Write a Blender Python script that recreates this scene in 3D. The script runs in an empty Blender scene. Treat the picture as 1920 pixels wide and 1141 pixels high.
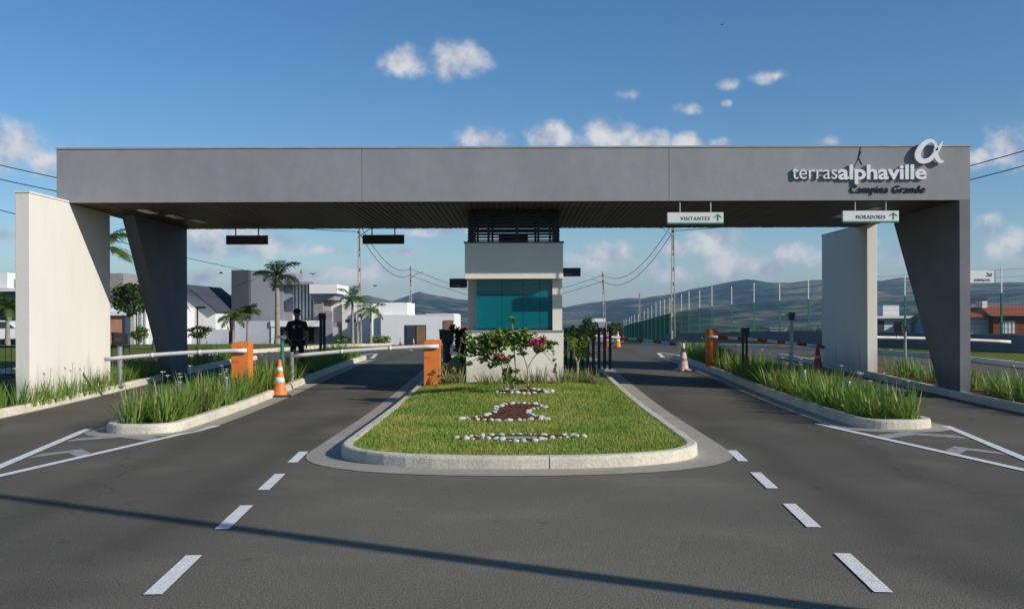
import bpy, bmesh, math, random
import numpy as np
from mathutils import Vector, Matrix, noise as mnoise
random.seed(7); RNG = np.random.default_rng(7)
S = bpy.context.scene
COL = S.collection
R = math.radians

# ------------------------------------------------------------------ camera
EYE, FPX, CX, CY, ROLL = 1.70, 1867.0, 970.0, 593.0, 0.003
cam_d = bpy.data.cameras.new("camera")
cam_d.sensor_width = 36.0; cam_d.lens = FPX / 1920 * 36.0
cam_d.shift_x = (960 - CX) / 1920; cam_d.shift_y = (CY - 570.5) / 1920
cam_d.clip_start = 0.1; cam_d.clip_end = 30000
cam = bpy.data.objects.new("camera", cam_d); COL.objects.link(cam)
cam.matrix_world = Matrix.Translation((0, 0, EYE)) @ Matrix.Rotation(R(90), 4, 'X') @ Matrix.Rotation(-ROLL, 4, 'Z')
S.camera = cam

# ------------------------------------------------------------------ light
SUN_EL = R(25.8); SX, SY = 0.8756, -0.483          # horizontal direction towards the sun
sun_d = bpy.data.lights.new("sun", 'SUN'); sun_d.energy = 4.3; sun_d.angle = R(0.55); sun_d.color = (1.0, 0.93, 0.84)
sun = bpy.data.objects.new("sun", sun_d); COL.objects.link(sun)
sdir = Vector((SX * math.cos(SUN_EL), SY * math.cos(SUN_EL), math.sin(SUN_EL)))
sun.rotation_euler = sdir.to_track_quat('Z', 'Y').to_euler(); sun.location = (30, -20, 30)
S.view_settings.view_transform = 'Standard'; S.view_settings.look = 'None'
S.view_settings.gamma = 1.0; S.view_settings.exposure = 0.08
S.view_settings.use_curve_mapping = False

# ------------------------------------------------------------------ sky with clouds
def build_world():
    w = bpy.data.worlds.new("World"); S.world = w; w.use_nodes = True
    nt = w.node_tree; N = nt.nodes; L = nt.links; N.clear()
    out = N.new('ShaderNodeOutputWorld'); bg = N.new('ShaderNodeBackground'); bg2 = N.new('ShaderNodeBackground')
    sky = N.new('ShaderNodeTexSky'); sky.sky_type = 'NISHITA'; sky.sun_disc = False
    sky.sun_elevation = SUN_EL; sky.sun_rotation = math.atan2(SX, SY)
    sky.air_density = 1.0; sky.dust_density = 0.4; sky.ozone_density = 3.6; sky.altitude = 500
    hs = N.new('ShaderNodeHueSaturation'); hs.inputs['Saturation'].default_value = 1.2; L.new(sky.outputs[0], hs.inputs['Color'])
    L.new(hs.outputs[0], bg.inputs[0]); bg.inputs[1].default_value = 0.105
    tc = N.new('ShaderNodeTexCoord'); sep = N.new('ShaderNodeSeparateXYZ'); L.new(tc.outputs['Generated'], sep.inputs[0])
    def M(op, a, b=None, c=None):
        n = N.new('ShaderNodeMath'); n.operation = op
        for i, v in enumerate((a, b, c)):
            if v is None: continue
            if isinstance(v, (int, float)): n.inputs[i].default_value = v
            else: L.new(v, n.inputs[i])
        return n.outputs[0]
    az = M('MULTIPLY', M('ARCTAN2', sep.outputs[0], sep.outputs[1]), 180 / math.pi)
    el = M('MULTIPLY', M('ARCSINE', sep.outputs[2]), 180 / math.pi)
    def nz(scale, detail, rough, vec):
        n = N.new('ShaderNodeTexNoise'); n.inputs['Scale'].default_value = scale
        n.inputs['Detail'].default_value = detail; n.inputs['Roughness'].default_value = rough
        L.new(vec, n.inputs['Vector']); return n
    vadd = N.new('ShaderNodeVectorMath'); vadd.operation = 'ADD'; L.new(tc.outputs['Generated'], vadd.inputs[0])
    vadd.inputs[1].default_value = (0.010, -0.005, 0.016)
    n1 = nz(30, 10, 0.56, tc.outputs['Generated']); n2 = nz(30, 6, 0.54, vadd.outputs[0]); nw = nz(16, 3, 0.5, tc.outputs['Generated'])
    # warped angular position
    sw = N.new('ShaderNodeSeparateColor'); L.new(nw.outputs['Color'], sw.inputs[0])
    azw = M('ADD', az, M('MULTIPLY', M('SUBTRACT', sw.outputs[0], 0.5), 2.2))
    elw = M('ADD', el, M('MULTIPLY', M('SUBTRACT', sw.outputs[1], 0.5), 1.0))
    pos = N.new('ShaderNodeCombineXYZ'); L.new(azw, pos.inputs[0]); L.new(elw, pos.inputs[1])
    clouds = [(758,120,50,30),(850,118,70,40),(1183,180,26,12),(1290,201,34,13),(1368,153,22,10),(1457,145,46,15),(1368,186,14,8),
        (915,262,50,26),(1036,258,52,30),(1150,254,55,34),(1215,262,34,22),(1300,262,36,20),(1350,264,28,16),(1550,268,44,14),
        (25,278,85,42),(70,300,50,28),(10,438,40,20),(1897,275,48,42),(1850,436,20,22),(1897,458,36,26),(1840,296,30,20),
        (395,458,60,20),(490,458,70,30),(385,432,40,14),(750,474,44,12),(838,434,60,9),(1140,482,62,24),(1345,457,40,32),
        (1285,470,50,14),(1500,478,36,22),(1372,500,34,26),(1430,500,46,20),(700,512,70,18),(560,520,60,16),(1270,522,28,16),
        (380,520,46,16),(1220,505,40,14),(620,470,50,10),(1700,470,40,20),(1620,455,40,16)]
    cl = []
    for (px, py, w_, h_) in clouds:
        a = math.degrees(math.atan((px - CX) / FPX)); e = math.degrees(math.atan((CY - ROLL * (px - CX) - py) / FPX * math.cos(R(a))))
        k = 180 / math.pi / FPX
        faint = h_ < 17 and py < 300
        if py > 400: w_, h_ = w_ * 1.25, h_ * 1.2
        cl.append((a, e, w_ * k * (1.6 if faint else 1.3), h_ * k * (1.4 if faint else 1.2), .25 if faint else 0))
    rr = random.Random(3)
    for i in range(26):                                  # the same fair-weather sky goes on all round
        a = rr.uniform(32, 328); a = a - 360 if a > 180 else a
        e = rr.choice([rr.uniform(1.5, 5), rr.uniform(4, 11), rr.uniform(9, 22)])
        s = rr.uniform(0.7, 2.2) * (1 + e / 14); cl.append((a, e, s, s * rr.uniform(.35, .55), rr.choice([0, .15, .32])))
    acc = None
    for (a, e, w_, h_, bias) in cl:
        v = N.new('ShaderNodeVectorMath'); v.operation = 'MULTIPLY_ADD'; L.new(pos.outputs[0], v.inputs[0])
        v.inputs[1].default_value = (1 / w_, 1 / h_, 0); v.inputs[2].default_value = (-a / w_, -e / h_, 0)
        ln = N.new('ShaderNodeVectorMath'); ln.operation = 'LENGTH'; L.new(v.outputs[0], ln.inputs[0])
        lv = M('ADD', ln.outputs['Value'], bias) if bias else ln.outputs['Value']
        acc = lv if acc is None else M('MINIMUM', acc, lv)
    m = M('SUBTRACT', 1.0, acc)
    d = M('ADD', M('MULTIPLY', m, 1.15), M('MULTIPLY', M('SUBTRACT', n1.outputs[0], 0.5), 2.3))
    mr = N.new('ShaderNodeMapRange'); mr.interpolation_type = 'SMOOTHSTEP'; L.new(d, mr.inputs[0])
    mr.inputs[1].default_value = 0.0; mr.inputs[2].default_value = 1.0
    gate = N.new('ShaderNodeMapRange'); L.new(m, gate.inputs[0]); gate.inputs[1].default_value = -0.35; gate.inputs[2].default_value = 0.15
    dens = M('MULTIPLY', mr.outputs[0], gate.outputs[0])
    lit = N.new('ShaderNodeMapRange'); L.new(M('SUBTRACT', n1.outputs[0], n2.outputs[0]), lit.inputs[0])
    lit.inputs[1].default_value = -0.16; lit.inputs[2].default_value = 0.14
    mixc = N.new('ShaderNodeMix'); mixc.data_type = 'RGBA'; L.new(lit.outputs[0], mixc.inputs[0])
    mixc.inputs[6].default_value = (0.36, 0.41, 0.52, 1); mixc.inputs[7].default_value = (0.80, 0.775, 0.75, 1)
    L.new(mixc.outputs[2], bg2.inputs[0]); bg2.inputs[1].default_value = 1.0
    ms = N.new('ShaderNodeMixShader'); L.new(M('MULTIPLY', dens, 0.85), ms.inputs[0]); L.new(bg.outputs[0], ms.inputs[1]); L.new(bg2.outputs[0], ms.inputs[2])
    L.new(ms.outputs[0], out.inputs[0])
build_world()

# ------------------------------------------------------------------ helpers
def zt(y):
    """height of the road surface: a slight rise to the gate, a crest, then down into the valley"""
    t = min(max((y - 16) / 16, 0), 1); z = .27 * t * t * (3 - 2 * t)
    if y > 44: z -= .0235 * ((y - 44) ** 2 / 12 if y < 50 else (y - 47))
    return z
def at(px, py, Y):                                       # a point at depth Y (metres) as surveyed from the photograph
    return Vector(((px - CX) * Y / FPX, Y, EYE + (CY - ROLL * (px - CX) - py) * Y / FPX))
def ax(px, Y): return (px - CX) * Y / FPX
def az_(px, py, Y): return EYE + (CY - ROLL * (px - CX) - py) * Y / FPX

class MB:
    def __init__(s): s.v = []; s.f = []; s.mi = []; s.cur = 0
    def add(s, vs, fs):
        o = len(s.v); s.v += [tuple(v) for v in vs]
        for f in fs: s.f.append(tuple(i + o for i in f)); s.mi.append(s.cur)
        return s
    def box(s, x0, x1, y0, y1, z0, z1):
        return s.add([(x0,y0,z0),(x1,y0,z0),(x1,y1,z0),(x0,y1,z0),(x0,y0,z1),(x1,y0,z1),(x1,y1,z1),(x0,y1,z1)],
                     [(0,3,2,1),(4,5,6,7),(0,1,5,4),(1,2,6,5),(2,3,7,6),(3,0,4,7)])
    def prism(s, poly, axis, a0, a1):
        """poly: 2D outline (counter-clockwise) swept along an axis: 'x' -> (y,z), 'y' -> (x,z), 'z' -> (x,y)"""
        n = len(poly); mk = {'x': lambda p, a: (a, p[0], p[1]), 'y': lambda p, a: (p[0], a, p[1]), 'z': lambda p, a: (p[0], p[1], a)}[axis]
        vs = [mk(p, a0) for p in poly] + [mk(p, a1) for p in poly]
        fs = [tuple(range(n))[::-1], tuple(range(n, 2 * n))] + [(i, (i + 1) % n, n + (i + 1) % n, n + i) for i in range(n)]
        return s.add(vs, fs)
    def tube(s, pts, rad, n=8, cap=True):
        pts = [Vector(p) for p in pts]; m = len(pts)
        rad = rad if hasattr(rad, '__len__') else [rad] * m
        vs = []
        for i, p in enumerate(pts):
            d = (pts[min(i + 1, m - 1)] - pts[max(i - 1, 0)])
            d = d.normalized() if d.length > 1e-9 else Vector((0, 0, 1))
            a = d.cross(Vector((0, 0, 1)) if abs(d.z) < .9 else Vector((1, 0, 0))).normalized(); b = d.cross(a)
            for k in range(n):
                t = 2 * math.pi * k / n; vs.append(p + (a * math.cos(t) + b * math.sin(t)) * rad[i])
        fs = [(i * n + k, i * n + (k + 1) % n, (i + 1) * n + (k + 1) % n, (i + 1) * n + k) for i in range(m - 1) for k in range(n)]
        if cap: fs += [tuple(range(n))[::-1], tuple((m - 1) * n + k for k in range(n))]
        return s.add(vs, fs)
    def lathe(s, prof, n=16, c=(0, 0, 0)):
        vs = [(c[0] + r * math.cos(2 * math.pi * k / n), c[1] + r * math.sin(2 * math.pi * k / n), c[2] + z) for r, z in prof for k in range(n)]
        m = len(prof)
        fs = [(i * n + k, i * n + (k + 1) % n, (i + 1) * n + (k + 1) % n, (i + 1) * n + k) for i in range(m - 1) for k in range(n)]
        fs += [tuple(range(n))[::-1], tuple((m - 1) * n + k for k in range(n))]
        return s.add(vs, fs)
    def quad(s, a, b, c, d): return s.add([a, b, c, d], [(0, 1, 2, 3)])
    def mesh(s, name, mats, smooth=False, bevel=0):
        me = bpy.data.meshes.new(name); me.from_pydata(s.v, [], s.f)
        mats = mats if isinstance(mats, (list, tuple)) else [mats]
        for m in mats: me.materials.append(m)
        if len(mats) > 1: me.polygons.foreach_set('material_index', s.mi)
        if bevel:
            bm = bmesh.new(); bm.from_mesh(me)
            bmesh.ops.bevel(bm, geom=[e for e in bm.edges if e.is_manifold and e.calc_face_angle(0) > .6], offset=bevel, segments=2, affect='EDGES', profile=.5)
            bm.to_mesh(me); bm.free()
        if smooth: me.polygons.foreach_set('use_smooth', [True] * len(me.polygons))
        me.update(); return me
    def build(s, name, mats, parent=None, smooth=False, bevel=0):
        return link(name, s.mesh(name, mats, smooth, bevel), parent)
def link(name, data, parent=None):
    o = bpy.data.objects.new(name, data); COL.objects.link(o)
    if parent is not None: o.parent = parent
    return o
def tag(o, label, cat, group=None):
    o['label'] = label; o['category'] = cat
    if group: o['group'] = group
    return o
def thing(name, label, cat, loc=(0, 0, 0), rz=0, group=None):
    o = bpy.data.objects.new(name, None); COL.objects.link(o); o.empty_display_size = .2
    o.location = loc; o.rotation_euler = (0, 0, rz)
    return tag(o, label, cat, group)
def struct(o): o['kind'] = 'structure'; return o
def stuff(o): o['kind'] = 'stuff'; return o

# ------------------------------------------------------------------ materials
def mat(name, a, b=None, scale=3.0, rough=.8, bump=0.0, bscale=None, spec=.3, detail=6, stretch=None, contrast=(.3, .7), metallic=0, trans=0, fine=None):
    m = bpy.data.materials.new(name); m.use_nodes = True; nt = m.node_tree; N = nt.nodes; L = nt.links
    p = N['Principled BSDF']; p.inputs['Roughness'].default_value = rough; p.inputs['Specular IOR Level'].default_value = spec
    p.inputs['Metallic'].default_value = metallic
    tc = N.new('ShaderNodeTexCoord'); vec = tc.outputs['Object']
    if stretch:
        mp = N.new('ShaderNodeMapping'); mp.inputs['Scale'].default_value = stretch; L.new(vec, mp.inputs[0]); vec = mp.outputs[0]
    b = b or tuple(c * .8 for c in a)
    nz = N.new('ShaderNodeTexNoise'); nz.inputs['Scale'].default_value = scale; nz.inputs['Detail'].default_value = detail; nz.inputs['Roughness'].default_value = .6
    L.new(vec, nz.inputs['Vector'])
    rp = N.new('ShaderNodeValToRGB'); rp.color_ramp.elements[0].position = contrast[0]; rp.color_ramp.elements[1].position = contrast[1]
    rp.color_ramp.elements[0].color = (*b, 1); rp.color_ramp.elements[1].color = (*a, 1)
    L.new(nz.outputs[0], rp.inputs[0]); colo = rp.outputs[0]
    if fine:                                             # fine speckle: (scale, low, high)
        n2 = N.new('ShaderNodeTexNoise'); n2.inputs['Scale'].default_value = fine[0]; n2.inputs['Detail'].default_value = 3
        L.new(tc.outputs['Object'], n2.inputs['Vector'])
        mr = N.new('ShaderNodeMapRange'); L.new(n2.outputs[0], mr.inputs[0]); mr.inputs[1].default_value = .3; mr.inputs[2].default_value = .7
        mr.inputs[3].default_value = fine[1]; mr.inputs[4].default_value = fine[2]
        mx = N.new('ShaderNodeVectorMath'); mx.operation = 'SCALE'; L.new(colo, mx.inputs[0]); L.new(mr.outputs[0], mx.inputs['Scale']); colo = mx.outputs[0]
    L.new(colo, p.inputs['Base Color'])
    if bump:
        nb = N.new('ShaderNodeTexNoise'); nb.inputs['Scale'].default_value = bscale or scale * 12; nb.inputs['Detail'].default_value = 4
        L.new(tc.outputs['Object'], nb.inputs['Vector'])
        bp = N.new('ShaderNodeBump'); bp.inputs['Strength'].default_value = bump; bp.inputs['Distance'].default_value = .02
        L.new(nb.outputs[0], bp.inputs['Height']); L.new(bp.outputs[0], p.inputs['Normal'])
    if trans:
        t = N.new('ShaderNodeBsdfTranslucent'); L.new(colo, t.inputs[0]); ms = N.new('ShaderNodeMixShader'); ms.inputs[0].default_value = trans
        L.new(p.outputs[0], ms.inputs[1]); L.new(t.outputs[0], ms.inputs[2]); L.new(ms.outputs[0], N['Material Output'].inputs[0])
    return m
def asphalt_mat():
    m = mat('asphalt', (.178, .160, .124), (.128, .117, .094), .22, .88, .4, 95, .2, 8, fine=(75, .6, 1.4)); N = m.node_tree.nodes; L = m.node_tree.links; p = N['Principled BSDF']
    src = p.inputs['Base Color'].links[0].from_socket; tc = N.new('ShaderNodeTexCoord'); sp = N.new('ShaderNodeSeparateXYZ'); L.new(tc.outputs['Object'], sp.inputs[0])
    def M(op, a, b=None):
        n = N.new('ShaderNodeMath'); n.operation = op
        for i, v in enumerate((a, b)):
            if v is None: continue
            if isinstance(v, (int, float)): n.inputs[i].default_value = v
            else: L.new(v, n.inputs[i])
        return n.outputs[0]
    def noise(sc, det=3):
        n = N.new('ShaderNodeTexNoise'); n.inputs['Scale'].default_value = sc; n.inputs['Detail'].default_value = det; L.new(tc.outputs['Object'], n.inputs['Vector']); return n.outputs[0]
    def ramp(v, a, b, lo, hi):
        n = N.new('ShaderNodeMapRange'); n.interpolation_type = 'SMOOTHSTEP'; L.new(v, n.inputs[0]); n.inputs[1].default_value = a; n.inputs[2].default_value = b; n.inputs[3].default_value = lo; n.inputs[4].default_value = hi; return n.outputs[0]
    wob = M('ADD', M('ABSOLUTE', sp.outputs[0]), M('MULTIPLY', M('SUBTRACT', noise(.3), .5), 1.6))
    lane = ramp(wob, 1.6, 3.2, 1.06, .78)                              # driven lanes polished darker than the middle
    track = ramp(M('ABSOLUTE', M('SUBTRACT', M('ABSOLUTE', M('SUBTRACT', wob, 3.7)), .75)), .05, .45, .84, 1.0)
    dust = ramp(noise(.55, 6), .50, .70, 1.0, 1.24); oil = ramp(noise(1.9, 2), .70, .76, 1.0, .72)
    vo = N.new('ShaderNodeTexVoronoi'); vo.feature = 'DISTANCE_TO_EDGE'; vo.inputs['Scale'].default_value = .16
    wv = N.new('ShaderNodeVectorMath'); wv.operation = 'ADD'; L.new(tc.outputs['Object'], wv.inputs[0]); nc = N.new('ShaderNodeTexNoise'); nc.inputs['Scale'].default_value = 1.1; nc.inputs['Detail'].default_value = 5; L.new(tc.outputs['Object'], nc.inputs['Vector']); L.new(nc.outputs['Color'], wv.inputs[1]); L.new(wv.outputs[0], vo.inputs['Vector'])
    crack = M('MAXIMUM', ramp(vo.outputs['Distance'], .0, .0022, .6, 1.0), ramp(noise(.25), .50, .56, 1.0, 0.0))
    k = M('MULTIPLY', M('MULTIPLY', M('MULTIPLY', lane, track), M('MULTIPLY', dust, oil)), crack)
    v = N.new('ShaderNodeVectorMath'); v.operation = 'SCALE'; L.new(src, v.inputs[0]); L.new(k, v.inputs['Scale']); L.new(v.outputs[0], p.inputs['Base Color']); return m
ASPHALT = asphalt_mat()
CONC = mat('kerb_concrete', (.70, .65, .52), (.50, .46, .37), 1.6, .9, .35, 40, .2, fine=(30, .85, 1.12))
GUTTER = mat('gutter_concrete', (.42, .385, .32), (.30, .28, .24), 1.2, .9, .3, 60, .2, fine=(50, .85, 1.15))
PAINT = mat('road_paint', (.82, .81, .78), (.6, .59, .56), 9, .7, .3, 80, .3, contrast=(.25, .5), fine=(60, .8, 1.1))
PAINT_OLD = mat('worn_road_paint', (.38, .38, .37), (.2, .2, .195), 7, .8, .3, 80, .3, contrast=(.3, .6))
FASCIA = mat('grey_render', (.292, .294, .305), (.245, .247, .258), 1.4, .75, .12, 25, .3, 9, stretch=(1, 1, .28), fine=(5, .96, 1.04))
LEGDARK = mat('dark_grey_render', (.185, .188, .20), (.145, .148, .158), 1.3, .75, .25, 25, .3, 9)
def weathered(m, zlo, zhi):
    N = m.node_tree.nodes; L = m.node_tree.links; p = N['Principled BSDF']; src = p.inputs['Base Color'].links[0].from_socket
    tc = N.new('ShaderNodeTexCoord'); sp = N.new('ShaderNodeSeparateXYZ'); L.new(tc.outputs['Object'], sp.inputs[0])
    mp = N.new('ShaderNodeMapping'); mp.inputs['Scale'].default_value = (3.5, 3.5, .5); L.new(tc.outputs['Object'], mp.inputs[0])
    nz = N.new('ShaderNodeTexNoise'); nz.inputs['Scale'].default_value = 1.5; nz.inputs['Detail'].default_value = 7; L.new(mp.outputs[0], nz.inputs['Vector'])
    ad = N.new('ShaderNodeMath'); ad.operation = 'MULTIPLY_ADD'; L.new(nz.outputs[0], ad.inputs[0]); ad.inputs[1].default_value = -1.1; L.new(sp.outputs[2], ad.inputs[2])
    mr = N.new('ShaderNodeMapRange'); L.new(ad.outputs[0], mr.inputs[0]); mr.inputs[1].default_value = -.45; mr.inputs[2].default_value = .25; mr.inputs[3].default_value = .62; mr.inputs[4].default_value = 1
    st = N.new('ShaderNodeMapRange'); L.new(nz.outputs[0], st.inputs[0]); st.inputs[1].default_value = .56; st.inputs[2].default_value = .74; st.inputs[3].default_value = 1; st.inputs[4].default_value = .955
    mm = N.new('ShaderNodeMath'); mm.operation = 'MULTIPLY'; L.new(mr.outputs[0], mm.inputs[0]); L.new(st.outputs[0], mm.inputs[1])
    v = N.new('ShaderNodeVectorMath'); v.operation = 'SCALE'; L.new(src, v.inputs[0]); L.new(mm.outputs[0], v.inputs['Scale']); L.new(v.outputs[0], p.inputs['Base Color'])
WHITEW = mat('off_white_render', (.77, .735, .66), (.71, .675, .60), .9, .85, .2, 30, .25, 8, stretch=(1, 1, .35))
BOOTHW = mat('booth_white_render', (.84, .785, .68), (.77, .715, .615), 1.2, .85, .2, 30, .25, 8, stretch=(1, 1, .4))
FLASH = mat('metal_flashing', (.42, .40, .36), (.3, .29, .27), 3, .5, 0, spec=.5)
BLACKM = mat('black_metal', (.018, .018, .02), (.012, .012, .013), 5, .45, .1, 60, .5)
DARKM = mat('dark_sign_metal', (.045, .046, .046), (.03, .03, .03), 5, .5, .1, 60, .5)
GREYM = mat('galvanised_post', (.33, .34, .35), (.22, .23, .24), 8, .45, .1, 60, .5, metallic=.3)
GREENP = mat('green_post_paint', (.03, .22, .13), (.02, .16, .10), 6, .5, .05, 60, .4)
WHITEP = mat('white_paint', (.78, .77, .72), (.68, .66, .61), 5, .5, .05, 60, .4)
REDP = mat('red_paint', (.5, .05, .035), (.38, .04, .03), 6, .5, .05, 60, .4)
ORANGE = mat('orange_paint', (.80, .24, .045), (.66, .18, .035), 5, .55, .1, 50, .4)
LETTERW = mat('letter_white', (.80, .80, .80), (.72, .72, .72), 8, .5)
LETTERB = mat('letter_black', (.015, .016, .022), (.01, .01, .014), 8, .5)
SIGNW = mat('sign_white', (.74, .74, .71), (.66, .66, .63), 6, .5)
SIGNG = mat('sign_green', (.02, .26, .16), (.015, .2, .12), 6, .5)
SIGNT = mat('sign_grey_text', (.20, .24, .22), (.16, .19, .18), 8, .6)
SOIL = mat('bed_soil', (.17, .10, .06), (.09, .055, .035), 6, .95, .8, 40, .1)
LAWN = mat('lawn_ground', (.16, .19, .035), (.10, .12, .025), 1.5, .95, .6, 60, .1, fine=(25, .7, 1.3))
GRASSB = mat('grass_blade', (.42, .43, .11), (.17, .30, .042), .9, .7, 0, spec=.2, trans=.3, contrast=(.35, .65))
MULCH = mat('red_bark', (.21, .09, .055), (.10, .045, .03), 30, .95, .9, 60, .1)
PEBBLE = mat('white_pebble', (.70, .67, .61), (.40, .37, .32), 9, .7, .2, 30, .3)
LEAF = mat('strap_leaf', (.23, .36, .055), (.11, .21, .03), 5, .45, 0, spec=.4, trans=.3)
LEAFV = mat('variegated_leaf', (.46, .46, .22), (.14, .20, .06), 14, .5, 0, spec=.3, trans=.3)
BOUG = mat('bougainvillea_leaf', (.21, .30, .05), (.08, .14, .025), 7, .5, 0, spec=.35, trans=.3)
MAGENTA = mat('magenta_bract', (.50, .03, .13), (.38, .02, .09), 9, .6, 0, trans=.3)
PETALW = mat('white_petal', (.8, .8, .76), (.7, .7, .66), 9, .6, 0, trans=.2)
BARK = mat('pale_bark', (.42, .37, .30), (.27, .235, .19), 9, .9, .5, 40, .2)
PALMT = mat('palm_trunk', (.36, .32, .25), (.24, .21, .16), 3, .9, .5, 30, .2, stretch=(1, 1, 6))
PALML = mat('palm_leaf', (.15, .22, .035), (.075, .13, .02), 3, .45, 0, spec=.4, trans=.35)
PALMD = mat('palm_leaf_dark', (.055, .10, .03), (.03, .065, .018), 3, .45, 0, spec=.4, trans=.3)
TREEL = mat('tree_leaf', (.06, .11, .025), (.03, .06, .014), 2, .55, 0, spec=.3, trans=.3)
POLE = mat('pole_concrete', (.50, .46, .40), (.38, .35, .30), 2, .9, .3, 30, .2)
WIRE = mat('cable_black', (.02, .02, .022), (.015, .015, .016), 4, .6)
HWHITE = mat('house_white', (.80, .79, .77), (.73, .72, .70), .5, .85, .1, 10, .25)
HGREY = mat('house_grey', (.30, .31, .34), (.25, .26, .29), .5, .85, .1, 10, .25)
HDARK = mat('house_charcoal', (.075, .08, .10), (.055, .06, .075), .5, .8, .1, 10, .25)
HBLUE = mat('house_pale_wall', (.50, .52, .56), (.42, .44, .48), .5, .85, .1, 10, .25)
HSTONE = mat('house_stone', (.36, .34, .31), (.2, .19, .18), 6, .9, .6, 12, .2)
HBROWN = mat('wood_brown', (.30, .16, .09), (.22, .115, .065), 3, .6, .1, 20, .3)
HPEACH = mat('garage_orange', (.50, .26, .15), (.42, .21, .12), 2, .7, .1, 20, .3)
BRICK = mat('house_brick', (.25, .07, .045), (.16, .045, .03), 4, .9, .3, 20, .2)
TILE = mat('roof_tile', (.46, .13, .06), (.31, .085, .04), 3, .85, .4, 15, .2)
HGLASS = mat('house_glass', (.05, .075, .085), (.03, .05, .055), 2, .12, 0, spec=.7)
WALLG = mat('boundary_wall_grey', (.20, .205, .215), (.15, .155, .165), .6, .9, .2, 20, .2)
FENCEG = mat('fence_green', (.015, .16, .10), (.01, .12, .075), 3, .5, 0, spec=.4)
SKIN = mat('skin', (.30, .16, .10), (.25, .13, .08), 12, .55, 0, spec=.35)
CLOTH = mat('black_cloth', (.026, .026, .03), (.014, .014, .017), 14, .9, .3, 60, .15)
CARW = mat('car_white', (.78, .78, .78), (.75, .75, .75), 3, .25, 0, spec=.6)
TYRE = mat('tyre_rubber', (.02, .02, .02), (.014, .014, .014), 9, .85)
CONEW = mat('cone_faded', (.66, .56, .52), (.52, .30, .25), 5, .6, .1, 30, .3, contrast=(.35, .6))
def soffit_mat():
    m = mat('soffit_timber', (.11, .068, .036), (.03, .019, .011), 1.2, .45, 0, spec=.35, stretch=(9, 1, 1)); N = m.node_tree.nodes; L = m.node_tree.links
    tc = N.new('ShaderNodeTexCoord'); w = N.new('ShaderNodeTexWave'); w.wave_type = 'BANDS'; w.bands_direction = 'Y'; w.inputs['Scale'].default_value = 1.6
    w.inputs['Distortion'].default_value = .6; w.inputs['Detail'].default_value = 2; L.new(tc.outputs['Object'], w.inputs['Vector'])
    bp = N.new('ShaderNodeBump'); bp.inputs['Strength'].default_value = .9; bp.inputs['Distance'].default_value = .03
    L.new(w.outputs['Fac'], bp.inputs['Height']); L.new(bp.outputs[0], N['Principled BSDF'].inputs['Normal']); return m
SOFFIT = soffit_mat()
for m_ in (WHITEW, LEGDARK, BOOTHW): weathered(m_, 0, 1)
def glass_mat():
    m = bpy.data.materials.new('teal_glass'); m.use_nodes = True; N = m.node_tree.nodes; L = m.node_tree.links; p = N['Principled BSDF']
    tc = N.new('ShaderNodeTexCoord'); nz = N.new('ShaderNodeTexNoise'); nz.inputs['Scale'].default_value = 1.4; L.new(tc.outputs['Object'], nz.inputs['Vector'])
    rp = N.new('ShaderNodeValToRGB'); rp.color_ramp.elements[0].color = (.005, .26, .30, 1); rp.color_ramp.elements[1].color = (.01, .38, .43, 1)
    L.new(nz.outputs[0], rp.inputs[0]); L.new(rp.outputs[0], p.inputs['Base Color'])
    p.inputs['Roughness'].default_value = .03; p.inputs['Transmission Weight'].default_value = .6; p.inputs['IOR'].default_value = 1.45
    return m
GLASS = glass_mat()

# ------------------------------------------------------------------ ground
def terrain():
    prof = [(-900,556),(-400,560),(350,560),(430,556),(560,560),(640,562),(690,553),(735,566),(785,547),(830,556),(875,563),(960,575),(1060,579),
            (1100,573),(1200,561),(1250,551),(1300,541),(1350,533),(1400,526),(1440,532),(1480,534),(1540,528),(1600,531),(1650,533),(1700,527),(1760,531),(1830,536),(1920,535),(2300,545),(3000,550)]
    pa = [math.atan((p - CX) / FPX) for p, _ in prof]; ph = [(593 - ROLL * (p - CX) - y) / FPX for p, y in prof]
    azs = np.concatenate([np.arange(-180, -34, 3.0), np.arange(-34, 34, .22), np.arange(34, 180, 3.0)])
    rs = np.concatenate([[1.5], np.geomspace(3, 6200, 130)])
    RIDGE = 4200
    def H(a, r):
        y = r * math.cos(a); x = r * math.sin(a)
        z0 = zt(max(min(y, 640), -50)) - (.10 if r < 90 else 0.10 * max(0, 1 - (r - 90) / 60))
        if r > 350:
            t = min((r - 350) / 1000, 1); t = t * t * (3 - 2 * t); z0 = z0 * (1 - t) + (-34) * t
            z0 += 5 * t * mnoise.fractal(Vector((x / 420, y / 420, 0)), 1, 2, 4)
        if r > 1900:
            h = np.interp(a, pa, ph) * RIDGE + EYE
            t = min((r - 1900) / (RIDGE - 1900), 1.0); s = t * t * (3 - 2 * t)
            if r > RIDGE: s = max(1 - (r - RIDGE) / 4000, 0)
            nzv = mnoise.fractal(Vector((x / 520, y / 520, 3)), .9, 2.1, 6)
            z0 = z0 * (1 - s) + h * s + nzv * 46 * s * (1 - .72 * (t if r <= RIDGE else 1))
        return z0
    V = [(0, 0, -.1)]; F = []; na = len(azs)
    for r in rs:
        for a in azs:
            ar = R(a); V.append((r * math.sin(ar), r * math.cos(ar), H(ar, r)))
    for k in range(na): F.append((0, 1 + (k + 1) % na, 1 + k))
    for i in range(len(rs) - 1):
        for k in range(na):
            k2 = (k + 1) % na; a = 1 + i * na; b = a + na
            F.append((a + k, a + k2, b + k2, b + k))
    m = mat('terrain_scrub', (.17, .16, .075), (.012, .04, .014), .005, .95, 0, spec=.1, detail=15, contrast=(.44, .58), fine=(.022, .15, 1.9))
    b = MB(); b.v = V; b.f = F; b.mi = [0] * len(F)
    struct(b.build('terrain', m, None, True))
terrain()

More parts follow.
